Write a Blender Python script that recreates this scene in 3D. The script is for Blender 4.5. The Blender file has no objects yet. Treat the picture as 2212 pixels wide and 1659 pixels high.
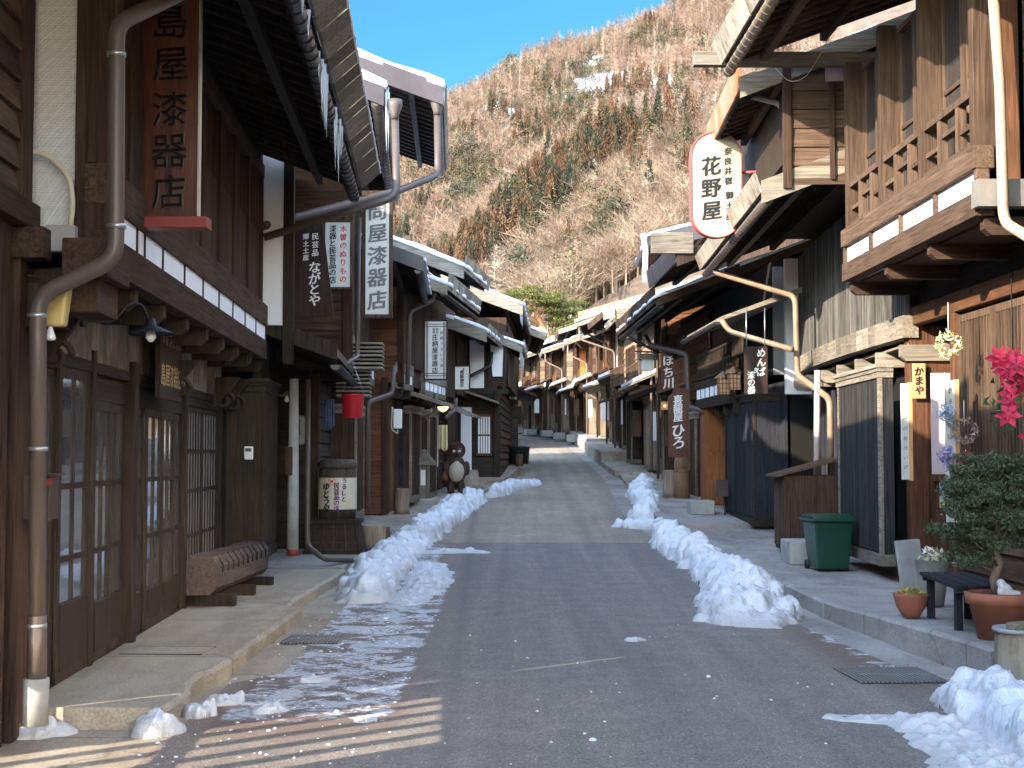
import bpy, bmesh, math, random
import numpy as np
from mathutils import Vector, Matrix, noise as mnoise
from math import sin, cos, pi, radians, sqrt
SC = bpy.context.scene
COL = SC.collection
random.seed(7)
rnd = random.Random(11)

# ---------------------------------------------------------------- camera, sky, sun
EYE = 1.6
PITCH = math.atan(155.5/3041.4)
cam = bpy.data.cameras.new('camera'); camo = bpy.data.objects.new('camera', cam); COL.objects.link(camo)
cam.lens = 49.5; cam.sensor_width = 36.0; cam.clip_end = 5000; cam.clip_start = 0.1
camo.location = (0, 0, EYE); camo.rotation_euler = (pi/2 + PITCH, 0, 0)
SC.camera = camo
SUN_AZ = 50.0      # the sun stands behind the camera, this far round to the left
SUN_EL = 22.0
sx, sy, sz = -sin(radians(SUN_AZ))*cos(radians(SUN_EL)), -cos(radians(SUN_AZ))*cos(radians(SUN_EL)), sin(radians(SUN_EL))
w = bpy.data.worlds.new('World'); SC.world = w; w.use_nodes = True
nt = w.node_tree; bg = nt.nodes['Background']
sky = nt.nodes.new('ShaderNodeTexSky'); sky.sky_type = 'NISHITA'; sky.sun_disc = False
sky.sun_elevation = radians(SUN_EL); sky.sun_rotation = math.atan2(sx, sy)
sky.air_density = 1.0; sky.dust_density = 0.15; sky.ozone_density = 1.6; sky.altitude = 900
# the sky is deep blue low over the mountain, away from the sun, and paler and brighter overhead and round the sun
_tc = nt.nodes.new('ShaderNodeTexCoord'); _sx = nt.nodes.new('ShaderNodeSeparateXYZ'); nt.links.new(_tc.outputs['Generated'], _sx.inputs[0])
_r = nt.nodes.new('ShaderNodeValToRGB'); _y = nt.nodes.new('ShaderNodeMath'); _y.operation = 'MULTIPLY'; _y.inputs[1].default_value = -.75; nt.links.new(_sx.outputs[1], _y.inputs[0])
_y2 = nt.nodes.new('ShaderNodeMath'); _y2.operation = 'MAXIMUM'; _y2.inputs[1].default_value = 0; nt.links.new(_y.outputs[0], _y2.inputs[0])
_z = nt.nodes.new('ShaderNodeMath'); _z.operation = 'ADD'; nt.links.new(_sx.outputs[2], _z.inputs[0]); nt.links.new(_y2.outputs[0], _z.inputs[1]); nt.links.new(_z.outputs[0], _r.inputs[0])
_r.color_ramp.elements[0].position = .37; _r.color_ramp.elements[0].color = (.036, .108, .147, 1)
_r.color_ramp.elements[1].position = .7; _r.color_ramp.elements[1].color = (1, 1, 1, 1)
_m = nt.nodes.new('ShaderNodeVectorMath'); _m.operation = 'MULTIPLY'; nt.links.new(sky.outputs[0], _m.inputs[0]); nt.links.new(_r.outputs[0], _m.inputs[1])
_g = nt.nodes.new('ShaderNodeVectorMath'); _g.operation = 'MULTIPLY'; _g.inputs[1].default_value = (4.55, 3.55, 2.8); nt.links.new(_m.outputs[0], _g.inputs[0])
nt.links.new(_g.outputs[0], bg.inputs[0]); bg.inputs[1].default_value = 0.15
sl = bpy.data.lights.new('sun', 'SUN'); so = bpy.data.objects.new('sun', sl); COL.objects.link(so)
sl.energy = 3.6; sl.angle = radians(0.5); sl.color = (1.0, 0.86, 0.68)
so.rotation_euler = Vector((sx, sy, sz)).to_track_quat('Z', 'Y').to_euler()
SC.view_settings.view_transform = 'Standard'; SC.view_settings.look = 'None'
SC.view_settings.exposure = 1.95; SC.view_settings.gamma = 1.0
try:
    SC.render.engine = 'CYCLES'
    SC.cycles.use_denoising = True
    SC.cycles.max_bounces = 6; SC.cycles.diffuse_bounces = 4; SC.cycles.glossy_bounces = 3
    SC.cycles.transparent_max_bounces = 8; SC.cycles.sample_clamp_indirect = 5; SC.cycles.blur_glossy = 0.0; SC.cycles.caustics_reflective = True
except Exception: pass

# ---------------------------------------------------------------- helpers
def P(px, py, Y):
    """a sight line through the photograph (2212 x 1659) met at the distance Y along the street"""
    a = (px-1106)/3041.4; b = (829.5-py)/3041.4
    d = Vector((a, cos(PITCH)-b*sin(PITCH), sin(PITCH)+b*cos(PITCH)))
    d *= Y/d.y
    return Vector((d.x, Y, EYE+d.z))
ZK = [(-60,0),(0,0),(14,0),(18,.06),(22,.18),(28,.42),(34,.68),(45,1.15),(60,1.78),(75,2.4),(90,3.0),(110,3.6),(140,4.6),(400,16)]
def zr(Y):
    for (a, za), (b, zb) in zip(ZK, ZK[1:]):
        if Y <= b:
            t = (Y-a)/(b-a); return za+(zb-za)*t
    return ZK[-1][1]
def lerp_tab(T, y):
    if y <= T[0][0]: return T[0][1]
    for (a, va), (b, vb) in zip(T, T[1:]):
        if y <= b: return va+(vb-va)*(y-a)/(b-a)
    return T[-1][1]
EDGE_L = [(-30,-2.05),(8,-2.05),(14.6,-2.2),(18,-2.05),(24,-1.8),(30,-1.25),(33,-.75),(37,.0),(43,.35),(50,.1),(62,-.12),(86,-.3),(100,-3),(120,-9)]
EDGE_R = [(-30,3.75),(8,3.55),(10.1,3.36),(13.9,3.08),(18,2.95),(22,2.75),(28,2.6),(34,2.8),(40,3.0),(50,3.0),(66,3.0),(82,2.5),(92,1.2),(102,-2),(120,-6)]

class MB:
    def __init__(s, tf=None): s.v = []; s.f = []; s.sm = []; s.mi = []; s.tf = tf; s.m = 0
    def add(s, vs, fs, smooth=False):
        n = len(s.v)
        s.v += [tuple(s.tf(*p)) if s.tf else tuple(p) for p in vs]
        s.f += [tuple(i+n for i in f) for f in fs]; s.sm += [smooth]*len(fs); s.mi += [s.m]*len(fs)
        return s
    def box(s, x0, x1, y0, y1, z0, z1):
        return s.add([(x0,y0,z0),(x1,y0,z0),(x1,y1,z0),(x0,y1,z0),(x0,y0,z1),(x1,y0,z1),(x1,y1,z1),(x0,y1,z1)],
              [(0,3,2,1),(4,5,6,7),(0,1,5,4),(1,2,6,5),(2,3,7,6),(3,0,4,7)])
    def hexa(s, p):   # eight corners, bottom ring then top ring
        return s.add(p, [(0,3,2,1),(4,5,6,7),(0,1,5,4),(1,2,6,5),(2,3,7,6),(3,0,4,7)])
    def prism_u(s, poly, u0, u1):   # polygon in (v, w) pulled along u
        n = len(poly)
        vs = [(u0, a, b) for a, b in poly]+[(u1, a, b) for a, b in poly]
        fs = [tuple(range(n))[::-1], tuple(range(n, 2*n))]+[(i, (i+1) % n, n+(i+1) % n, n+i) for i in range(n)]
        return s.add(vs, fs)
    def prism_v(s, poly, v0, v1):   # polygon in (u, w) pulled along v
        n = len(poly)
        vs = [(a, v0, b) for a, b in poly]+[(a, v1, b) for a, b in poly]
        fs = [tuple(range(n))[::-1], tuple(range(n, 2*n))]+[(i, (i+1) % n, n+(i+1) % n, n+i) for i in range(n)]
        return s.add(vs, fs)
    def beam(s, p, q, w, h, up=(0,0,1)):
        p = Vector(p); q = Vector(q); d = (q-p).normalized(); up = Vector(up)
        a = d.cross(up)
        if a.length < 1e-4: a = d.cross(Vector((1,0,0)))
        a.normalize(); b = a.cross(d).normalized(); a = a*w/2; b = b*h/2
        return s.hexa([p-a-b, p+a-b, p+a+b, p-a+b, q-a-b, q+a-b, q+a+b, q-a+b])
    def tube(s, pts, r, n=10, smooth=True, rs=None):
        pts = [Vector(p) for p in pts]; vs = []; fs = []; prev = None
        for i, p in enumerate(pts):
            if i == 0: d = pts[1]-p
            elif i == len(pts)-1: d = p-pts[i-1]
            else: d = (pts[i+1]-p).normalized()+(p-pts[i-1]).normalized()
            d.normalize()
            if prev is None:
                a = d.cross(Vector((0,0,1)))
                if a.length < .05: a = d.cross(Vector((0,1,0)))
            else: a = prev-d*prev.dot(d)
            a.normalize(); prev = a; b = d.cross(a)
            rr = rs[i] if rs else r
            for k in range(n):
                t = 2*pi*k/n; vs.append(p+(a*cos(t)+b*sin(t))*rr)
        for i in range(len(pts)-1):
            for k in range(n):
                k2 = (k+1) % n; fs.append((i*n+k, i*n+k2, (i+1)*n+k2, (i+1)*n+k))
        m = len(pts)-1
        s.add(vs, fs+[tuple(range(n))[::-1], tuple(m*n+k for k in range(n))], smooth)
        return s
    def lathe(s, prof, c=(0,0,0), n=20, smooth=True, sx=1, sy=1):
        vs = []; fs = []; c = Vector(c)
        for r, z in prof:
            for k in range(n):
                t = 2*pi*k/n; vs.append((c.x+r*cos(t)*sx, c.y+r*sin(t)*sy, c.z+z))
        for i in range(len(prof)-1):
            for k in range(n):
                k2 = (k+1) % n; fs.append((i*n+k, i*n+k2, (i+1)*n+k2, (i+1)*n+k))
        m = len(prof)-1
        return s.add(vs, fs+[tuple(range(n))[::-1], tuple(m*n+k for k in range(n))], smooth)
    def build(s, name, mats, parent=None, bevel=0, recalc=True, loc=None):
        me = bpy.data.meshes.new(name); me.from_pydata([tuple(v) for v in s.v], [], s.f)
        if not isinstance(mats, (list, tuple)): mats = [mats]
        for m in mats: me.materials.append(m)
        me.polygons.foreach_set('use_smooth', s.sm); me.polygons.foreach_set('material_index', s.mi)
        if recalc and s.f:
            bm = bmesh.new(); bm.from_mesh(me); bmesh.ops.recalc_face_normals(bm, faces=bm.faces); bm.to_mesh(me); bm.free()
        o = bpy.data.objects.new(name, me); COL.objects.link(o)
        if parent: o.parent = parent
        if loc is not None: o.location = loc
        if bevel:
            b = o.modifiers.new('bevel', 'BEVEL'); b.width = bevel; b.segments = 2; b.limit_method = 'ANGLE'; b.angle_limit = radians(40)
        return o
def bend(pts, r=.12, n=5):
    """round the corners of a polyline"""
    pts = [Vector(p) for p in pts]; out = [pts[0]]
    for a, b, c in zip(pts, pts[1:], pts[2:]):
        d1 = (a-b); d2 = (c-b); rr = min(r, d1.length*.45, d2.length*.45); d1.normalize(); d2.normalize()
        p, q = b+d1*rr, b+d2*rr
        for i in range(n+1):
            t = i/n; out.append(p*(1-t)**2+b*2*t*(1-t)+q*t*t)
    out.append(pts[-1]); return out
def tag(o, label=None, cat=None, group=None, kind=None):
    if label: o['label'] = label
    if cat: o['category'] = cat
    if group: o['group'] = group
    if kind: o['kind'] = kind
    return o
def thing(name, label, cat, loc=(0,0,0), rz=0, group=None):
    o = bpy.data.objects.new(name, None); COL.objects.link(o); o.empty_display_size = .2
    o.location = loc; o.rotation_euler = (0, 0, rz)
    return tag(o, label, cat, group)

# ---------------------------------------------------------------- materials
MC = {}
def nm(name):
    m = bpy.data.materials.new(name); m.use_nodes = True; MC[name] = m
    return m, m.node_tree, m.node_tree.nodes['Principled BSDF']
def N(nt, t, **k):
    n = nt.nodes.new(t)
    for a, b in k.items():
        if a == 'i':
            for kk, vv in b.items(): n.inputs[kk].default_value = vv
        else: setattr(n, a, b)
    return n
def ramp(nt, fac, stops):
    r = nt.nodes.new('ShaderNodeValToRGB'); e = r.color_ramp.elements
    while len(e) < len(stops): e.new(.5)
    for x, (p, c) in zip(e, stops):
        x.position = p; x.color = (*c, 1) if len(c) == 3 else c
    nt.links.new(fac, r.inputs[0]); return r.outputs[0]
def mixc(nt, f, a, b, mode='MIX'):
    m = nt.nodes.new('ShaderNodeMix'); m.data_type = 'RGBA'; m.blend_type = mode
    for s, v in ((0, f), (6, a), (7, b)):
        if isinstance(v, (int, float)): m.inputs[s].default_value = v
        elif isinstance(v, tuple): m.inputs[s].default_value = (*v, 1) if len(v) == 3 else v
        else: nt.links.new(v, m.inputs[s])
    return m.outputs[2]
def mth(nt, op, a, b=0.0, c=None):
    m = nt.nodes.new('ShaderNodeMath'); m.operation = op
    for s, v in ((0, a), (1, b), (2, c)):
        if v is None: continue
        if isinstance(v, (int, float)): m.inputs[s].default_value = v
        else: nt.links.new(v, m.inputs[s])
    return m.outputs[0]
def coords(nt, scale=(1,1,1), island=0.0, world=False):
    if world:
        src = nt.nodes.new('ShaderNodeNewGeometry').outputs['Position']
    else: src = nt.nodes.new('ShaderNodeTexCoord').outputs['Object']
    mp = nt.nodes.new('ShaderNodeMapping'); mp.inputs['Scale'].default_value = scale
    nt.links.new(src, mp.inputs[0])
    if island:
        g = nt.nodes.new('ShaderNodeNewGeometry'); a = nt.nodes.new('ShaderNodeVectorMath'); a.operation = 'ADD'
        mm = mth(nt, 'MULTIPLY', g.outputs['Random Per Island'], island)
        nt.links.new(mp.outputs[0], a.inputs[0]); nt.links.new(mm, a.inputs[1]); return a.outputs[0], g.outputs['Random Per Island']
    return mp.outputs[0], None
def noi(nt, vec, scale, detail=4, rough=.55, dist=0):
    n = nt.nodes.new('ShaderNodeTexNoise'); n.inputs['Scale'].default_value = scale; n.inputs['Detail'].default_value = detail
    n.inputs['Roughness'].default_value = rough; n.inputs['Distortion'].default_value = dist
    nt.links.new(vec, n.inputs['Vector']); return n.outputs[0]
def bump(nt, b, h, strength=.3, dist=.01):
    n = nt.nodes.new('ShaderNodeBump'); n.inputs['Strength'].default_value = strength; n.inputs['Distance'].default_value = dist
    nt.links.new(h, n.inputs['Height']); nt.links.new(n.outputs[0], b.inputs['Normal'])
def wood(name, dark, light, axis='z', rough=.75, var=.35, blot=None, spec=.15):
    key = name+'_'+axis
    if key in MC: return MC[key]
    m, nt, b = nm(key)
    sc = {'x': (1.2, 26, 26), 'y': (26, 1.2, 26), 'z': (26, 26, 1.2)}[axis]
    v, ri = coords(nt, sc, 37.0)
    n1 = noi(nt, v, 1.0, 7, .62, 1.6)
    v2, _ = coords(nt, (1,1,1), 5.0)
    n2 = noi(nt, v2, 2.3, 5, .6)
    c = ramp(nt, n1, [(.3, dark), (.72, light)])
    if blot: c = mixc(nt, ramp(nt, n2, [(.45, (0,0,0)), (.68, (1,1,1))]), c, blot)
    f = mth(nt, 'MULTIPLY_ADD', ri, var*2, 1-var)
    f2 = mth(nt, 'MULTIPLY_ADD', n2, .8, .6)
    c = mixc(nt, 1.0, c, mth(nt, 'MULTIPLY', f, f2), 'MULTIPLY')
    nt.links.new(c, b.inputs['Base Color']); b.inputs['Roughness'].default_value = rough; b.inputs['Specular IOR Level'].default_value = spec
    bump(nt, b, n1, .5, .004)
    return m
def plain(name, col, rough=.6, metal=0.0, var=.15, spec=.4, sc=6, bmp=.1, col2=None):
    if name in MC: return MC[name]
    m, nt, b = nm(name); v, _ = coords(nt)
    n = noi(nt, v, sc, 6, .6)
    lo = tuple(x*(1-var) for x in col); hi = tuple(min(1, x*(1+var)) for x in (col2 or col))
    nt.links.new(ramp(nt, n, [(.3, lo), (.7, hi)]), b.inputs['Base Color'])
    b.inputs['Roughness'].default_value = rough; b.inputs['Metallic'].default_value = metal; b.inputs['Specular IOR Level'].default_value = spec
    n2 = noi(nt, v, sc*9, 4, .6); bump(nt, b, n2, bmp, .003)
    return m
W1 = dict(dark=(.012,.008,.006), light=(.055,.04,.03))          # near-black old timber
W2 = dict(dark=(.022,.013,.009), light=(.10,.06,.041))             # brown timber
W3 = dict(dark=(.09,.076,.06), light=(.32,.28,.22))               # silver-weathered timber
W4 = dict(dark=(.055,.025,.014), light=(.19,.09,.048))              # reddish timber
W5 = dict(dark=(.042,.026,.017), light=(.145,.094,.064))
W8 = dict(dark=(.12,.088,.06), light=(.33,.26,.19))              # pale sun-bleached boards              # tan timber
W6 = dict(dark=(.012,.013,.018), light=(.04,.042,.05))            # charred black boards
W7 = dict(dark=(.36,.12,.035), light=(.55,.22,.07))               # orange boards
WD = {'black': W1, 'brown': W2, 'grey': W3, 'red': W4, 'tan': W5, 'char': W6, 'orange': W7, 'pale': W8}
def wd(k, axis='z'):
    return wood('timber_'+k, WD[k]['dark'], WD[k]['light'], axis, rough=.8 if k != 'black' else .62)
plaster = plain('white_plaster', (.88,.88,.88), .9, var=.05, sc=2, bmp=.02)
plasterb = plain('panel_paper', (.9,.9,.9), .9, var=.03, sc=3)
tin = plain('dark_tin', (.05,.052,.058), .45, .4, .3, sc=3)
tinr = plain('purple_tin', (.055,.042,.046), .45, .3, .2, sc=2)
pipe_br = plain('brown_pipe', (.10,.078,.066), .38, 0, .12, sc=3, bmp=.03)
pipe_dk = plain('dark_pipe', (.025,.023,.024), .32, 0, .15, sc=3, bmp=.03)
pipe_be = plain('beige_pipe', (.24,.17,.115), .45, 0, .3, sc=4, bmp=.05)
conduit = plain('beige_conduit', (.55,.49,.38), .55, 0, .08, sc=6)
steel = plain('steel', (.5,.5,.5), .35, .8, .1)
rust = plain('rusty_tin', (.30,.13,.06), .7, 0, .5, sc=8, col2=(.45,.3,.2))
conc_w = plain('pale_concrete', (.33,.33,.31), .85, 0, .2, sc=5, bmp=.4)
void = plain('dark_interior', (.006,.006,.006), .9, 0, .1)
def mk_glass(name, rough, col=(.03,.035,.04), sp=1.0):
    m, nt, b = nm(name); b.inputs['Base Color'].default_value = (*col, 1); b.inputs['Roughness'].default_value = rough
    b.inputs['Specular IOR Level'].default_value = sp; b.inputs['IOR'].default_value = 2.5
    v, _ = coords(nt); bump(nt, b, noi(nt, v, 1.6, 2, .4), .04, .05)
    return m
glass = mk_glass('window_glass', .04)
def mk_snow():
    m, nt, b = nm('snow'); v, _ = coords(nt)
    n = noi(nt, v, 3.5, 8, .65); n2 = noi(nt, v, 40, 4, .6)
    c = ramp(nt, n, [(.25, (.5,.52,.57)), (.5, (.74,.77,.83)), (.8, (.85,.88,.93))])
    nt.links.new(c, b.inputs['Base Color']); b.inputs['Roughness'].default_value = .55; b.inputs['Specular IOR Level'].default_value = .35
    bump(nt, b, mth(nt, 'ADD', n, mth(nt, 'MULTIPLY', n2, .4)), .7, .03)
    return m
snow = mk_snow()
def mk_dsnow():
    m, nt, b = nm('trodden_snow'); v, _ = coords(nt)
    n = noi(nt, v, 3.0, 8, .7); n2 = noi(nt, v, 30, 5, .6); n3 = noi(nt, v, 1.2, 4, .6)
    c = ramp(nt, n, [(.28, (.42,.40,.40)), (.42, (.66,.69,.75)), (.7, (.8,.84,.9))])
    sp = nt.nodes.new('ShaderNodeTexCoord'); s3 = nt.nodes.new('ShaderNodeSeparateXYZ'); nt.links.new(sp.outputs['Object'], s3.inputs[0])
    low = mth(nt, 'MULTIPLY', ramp(nt, s3.outputs[2], [(.0, (1,1,1)), (.14, (0,0,0))]), n3)
    c = mixc(nt, low, c, (.38,.33,.29))
    vg = nt.nodes.new('ShaderNodeTexVoronoi'); vg.inputs['Scale'].default_value = 38; nt.links.new(v, vg.inputs['Vector'])
    gr = mth(nt, 'MULTIPLY', ramp(nt, vg.outputs[0], [(.1, (1,1,1)), (.2, (0,0,0))]), ramp(nt, n3, [(.48, (0,0,0)), (.6, (.8,.8,.8))]))
    c = mixc(nt, gr, c, (.16,.13,.11))
    nt.links.new(c, b.inputs['Base Color']); b.inputs['Roughness'].default_value = .5
    bump(nt, b, mth(nt, 'ADD', n, mth(nt, 'MULTIPLY', n2, .5)), .8, .035)
    return m
dsnow = mk_dsnow()
def mk_ice():
    m, nt, b = nm('ice'); b.inputs['Base Color'].default_value = (.8,.86,.92,1); b.inputs['Roughness'].default_value = .08
    b.inputs['Transmission Weight'].default_value = .45; b.inputs['IOR'].default_value = 1.31
    v, _ = coords(nt); bump(nt, b, noi(nt, v, 30, 3), .3, .01)
    return m
ice = mk_ice()
def mk_concrete(name, c1, c2, tan=(.42,.34,.25)):
    m, nt, b = nm(name); v, _ = coords(nt, world=True)
    n = noi(nt, v, 1.1, 8, .62); n2 = noi(nt, v, 55, 6, .7); n3 = noi(nt, v, .5, 3, .5)
    vo = nt.nodes.new('ShaderNodeTexVoronoi'); vo.feature = 'DISTANCE_TO_EDGE'; vo.inputs['Scale'].default_value = .33
    wv = nt.nodes.new('ShaderNodeVectorMath'); wv.operation = 'ADD'; nn = nt.nodes.new('ShaderNodeTexNoise'); nn.inputs['Scale'].default_value = 1.7; nn.inputs['Detail'].default_value = 6
    nt.links.new(v, nn.inputs['Vector']); nt.links.new(v, wv.inputs[0]); nt.links.new(nn.outputs[1], wv.inputs[1]); nt.links.new(wv.outputs[0], vo.inputs['Vector'])
    crack = ramp(nt, vo.outputs[0], [(.0, (1,1,1)), (.006, (0,0,0))])
    c = ramp(nt, n, [(.3, c1), (.7, c2)])
    c = mixc(nt, ramp(nt, n3, [(.4, (0,0,0)), (.65, (.7,.7,.7))]), c, tan)
    c = mixc(nt, ramp(nt, n2, [(.35, (.55,.55,.55)), (.6, (0,0,0))]), c, (.1,.09,.08))
    c = mixc(nt, mth(nt, 'MULTIPLY', crack, .55), c, (.05,.045,.04))
    xz = nt.nodes.new('ShaderNodeSeparateXYZ'); nt.links.new(v, xz.inputs[0])
    jf = mth(nt, 'ABSOLUTE', mth(nt, 'SUBTRACT', mth(nt, 'FRACT', mth(nt, 'MULTIPLY_ADD', n3, .02, mth(nt, 'MULTIPLY', xz.outputs[1], .43))), .5))
    c = mixc(nt, ramp(nt, jf, [(0, (.85,.85,.85)), (.005, (0,0,0))]), c, (.05,.045,.04))
    damp = noi(nt, coords(nt, (.9, .3, 1), world=True)[0], 1.3, 6, .7)
    c = mixc(nt, 1.0, c, ramp(nt, damp, [(.38, (.68,.66,.64)), (.55, (1.05,1.05,1.05))]), 'MULTIPLY')
    nt.links.new(c, b.inputs['Base Color']); b.inputs['Roughness'].default_value = .88
    bump(nt, b, mth(nt, 'ADD', n, mth(nt, 'MULTIPLY', n2, .6)), .5, .01)
    return m
concrete = mk_concrete('concrete', (.34,.295,.235), (.5,.435,.345))
concreteg = mk_concrete('grey_concrete', (.28,.265,.25), (.45,.43,.405), (.38,.35,.31))
paint_blk = plain('black_paint', (.012,.012,.013), .5)
paint_wht = plain('white_paint', (.78,.78,.75), .6, var=.04)

# ================================================================ THE SETTING
def mk_road():
    m, nt, b = nm('asphalt'); v, _ = coords(nt, world=True)
    xyz = nt.nodes.new('ShaderNodeSeparateXYZ'); nt.links.new(v, xyz.inputs[0]); X, Y = xyz.outputs[0], xyz.outputs[1]
    big = noi(nt, v, .45, 5, .6); mid = noi(nt, v, 3.0, 7, .65)
    vf = nt.nodes.new('ShaderNodeTexVoronoi'); vf.inputs['Scale'].default_value = 95; nt.links.new(v, vf.inputs['Vector'])
    fine = noi(nt, v, 130, 3, .7)
    new = ramp(nt, mid, [(.3, (.17,.154,.143)), (.7, (.255,.228,.208))])
    old = ramp(nt, mid, [(.3, (.3,.25,.185)), (.7, (.44,.365,.275))])
    # the newer asphalt ends at a straight seam across the street
    seam = ramp(nt, mth(nt, 'MULTIPLY_ADD', mth(nt, 'ADD', Y, mth(nt, 'MULTIPLY', mid, .25)), .5, -11.0), [(.39, (0,0,0)), (.47, (1,1,1))])
    c = mixc(nt, seam, new, old)
    # brown worn verges of the near part
    ver = ramp(nt, mth(nt, 'ADD', mth(nt, 'MULTIPLY', mth(nt, 'ABSOLUTE', mth(nt, 'SUBTRACT', X, .75)), .33), mth(nt, 'MULTIPLY', big, .35)), [(.62, (0,0,0)), (.95, (.8,.8,.8))])
    c = mixc(nt, ver, c, (.23,.185,.15))
    c = mixc(nt, ramp(nt, big, [(.35, (.6,.6,.6)), (.62, (0,0,0))]), c, (.2,.18,.16))
    trk = noi(nt, coords(nt, (2.2, .06, 1), world=True)[0], 1.0, 4, .6)
    c = mixc(nt, 1.0, c, ramp(nt, trk, [(.35, (.8,.8,.82)), (.65, (1.14,1.13,1.1))]), 'MULTIPLY')
    spk = ramp(nt, vf.outputs[1], [(.0, (.4,.4,.4)), (.4, (.9,.9,.9)), (.85, (1.2,1.2,1.2)), (1.0, (2.6,2.5,2.4))])
    c = mixc(nt, 1.0, c, spk, 'MULTIPLY')
    c = mixc(nt, 1.0, c, ramp(nt, fine, [(.3, (.75,.75,.75)), (.7, (1.2,1.2,1.2))]), 'MULTIPLY')
    # dark joint running along the street
    jn = mth(nt, 'ABSOLUTE', mth(nt, 'ADD', mth(nt, 'MULTIPLY_ADD', Y, .02, X), mth(nt, 'MULTIPLY_ADD', mid, .12, .15)))
    c = mixc(nt, ramp(nt, jn, [(.0, (.45,.45,.45)), (.13, (0,0,0))]), c, (.09,.093,.1))
    # frost, trodden ice and road salt left along the gutters
    def zone(x0, x1, y0, y1, fx=.35, fy=1.2):
        a = mth(nt, 'MULTIPLY', ramp(nt, mth(nt, 'DIVIDE', mth(nt, 'SUBTRACT', X, x0), fx), [(0, (0,0,0)), (1, (1,1,1))]),
                ramp(nt, mth(nt, 'DIVIDE', mth(nt, 'SUBTRACT', x1, X), fx), [(0, (0,0,0)), (1, (1,1,1))]))
        bb = mth(nt, 'MULTIPLY', ramp(nt, mth(nt, 'DIVIDE', mth(nt, 'SUBTRACT', Y, y0), fy), [(0, (0,0,0)), (1, (1,1,1))]),
                ramp(nt, mth(nt, 'DIVIDE', mth(nt, 'SUBTRACT', y1, Y), fy), [(0, (0,0,0)), (1, (1,1,1))]))
        return mth(nt, 'MULTIPLY', a, bb)
    vs, _ = coords(nt, (1.2, 1.1, 1), world=True)
    st = noi(nt, vs, 3.2, 9, .68, .8)
    g = noi(nt, v, 22, 6, .75)
    Z1 = mth(nt, 'ADD', zone(-2.05, -.5, 7.4, 20, .28, 1.4), mth(nt, 'ADD', zone(-1.9, -.7, 19, 23.2, .4, .8), mth(nt, 'ADD', zone(2.0, 3.6, 9.2, 14.2, .8, 1.0), mth(nt, 'MULTIPLY', zone(.4, 3.6, 6.6, 9.4, 1.2, .8), .35))))
    wet = ramp(nt, mth(nt, 'MULTIPLY', Z1, mth(nt, 'ADD', st, .35)), [(.3, (0,0,0)), (.75, (.8,.8,.8))])
    c = mixc(nt, wet, c, (.15,.1,.075))
    msk = mth(nt, 'MULTIPLY', Z1, mth(nt, 'ADD', mth(nt, 'MULTIPLY', st, .85), mth(nt, 'MULTIPLY', g, .3)))
    icy = ramp(nt, msk, [(.535, (0,0,0)), (.60, (1,1,1))])
    c = mixc(nt, mth(nt, 'MULTIPLY', icy, .9), c, ramp(nt, g, [(.3, (.3,.31,.36)), (.6, (.72,.75,.8))]))
    cr = nt.nodes.new('ShaderNodeTexVoronoi'); cr.inputs['Scale'].default_value = 28; nt.links.new(v, cr.inputs['Vector'])
    grit = mth(nt, 'MULTIPLY', ramp(nt, cr.outputs[0], [(.16, (1,1,1)), (.22, (0,0,0))]), ramp(nt, mth(nt, 'MULTIPLY', Z1, g), [(.48, (0,0,0)), (.53, (1,1,1))]))
    c = mixc(nt, grit, c, (.8,.8,.82))
    nt.links.new(c, b.inputs['Base Color'])
    nt.links.new(mth(nt, 'MULTIPLY_ADD', mth(nt, 'MAXIMUM', icy, wet), -.42, .86), b.inputs['Roughness'])
    bump(nt, b, mth(nt, 'ADD', mth(nt, 'MULTIPLY', vf.outputs[0], .6), mth(nt, 'MULTIPLY', mth(nt, 'ADD', icy, grit), 1.2)), .45, .008)
    return m
asphalt = mk_road()

def struct(o): o['kind'] = 'structure'; return o
ys = [-30+i*2 for i in range(16)]+[2+i*.5 for i in range(120)]+[62+i*2 for i in range(30)]
def sheet(name, fx0, fx1, mat, dz, nx=8, ys=ys, y0=-99, y1=999):
    Y = [y for y in ys if y0 <= y <= y1]
    mb = MB(); vs = []; fs = []
    for y in Y:
        a, c = fx0(y), fx1(y)
        for i in range(nx+1): vs.append((a+(c-a)*i/nx, y, zr(y)+dz))
    n = nx+1
    for j in range(len(Y)-1):
        for i in range(nx): fs.append((j*n+i, j*n+i+1, (j+1)*n+i+1, (j+1)*n+i))
    mb.add(vs, fs, True); return struct(mb.build(name, mat, recalc=False))
eL = lambda y: lerp_tab(EDGE_L, y); eR = lambda y: lerp_tab(EDGE_R, y)
sheet('road', lambda y: eL(y)+.42 if y > 10.3 else eL(y)+.1, lambda y: eR(y)-.38, asphalt, 0)
sheet('gutter_strip', lambda y: eL(y)-2.5 if y < 8.4 else eL(y)-.12, lambda y: eL(y)+.45, concrete, -.004, 4)
sheet('gutter_strip', lambda y: eR(y)-.41, lambda y: eR(y)+3, concreteg, -.004, 4)
# broad ground under everything
gm = MB(); gv = []; gf = []
GX = [-900,-300,-120,-60,-30,-10,-4,0,4,10,30,60,120,300,900]; GY = [-900,-300,-60,0,14,22,34,45,60,90,120,160,400,900,1500]
for y in GY:
    for x in GX: gv.append((x, y, zr(max(-60, min(400, y)))-.05 if y < 200 else 6.0))
for j in range(len(GY)-1):
    for i in range(len(GX)-1): n = len(GX); gf.append((j*n+i, j*n+i+1, (j+1)*n+i+1, (j+1)*n+i))
gm.add(gv, gf); earth = plain('bare_earth', (.13,.1,.07), .95, sc=2); struct(gm.build('ground', earth, recalc=False))

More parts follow.
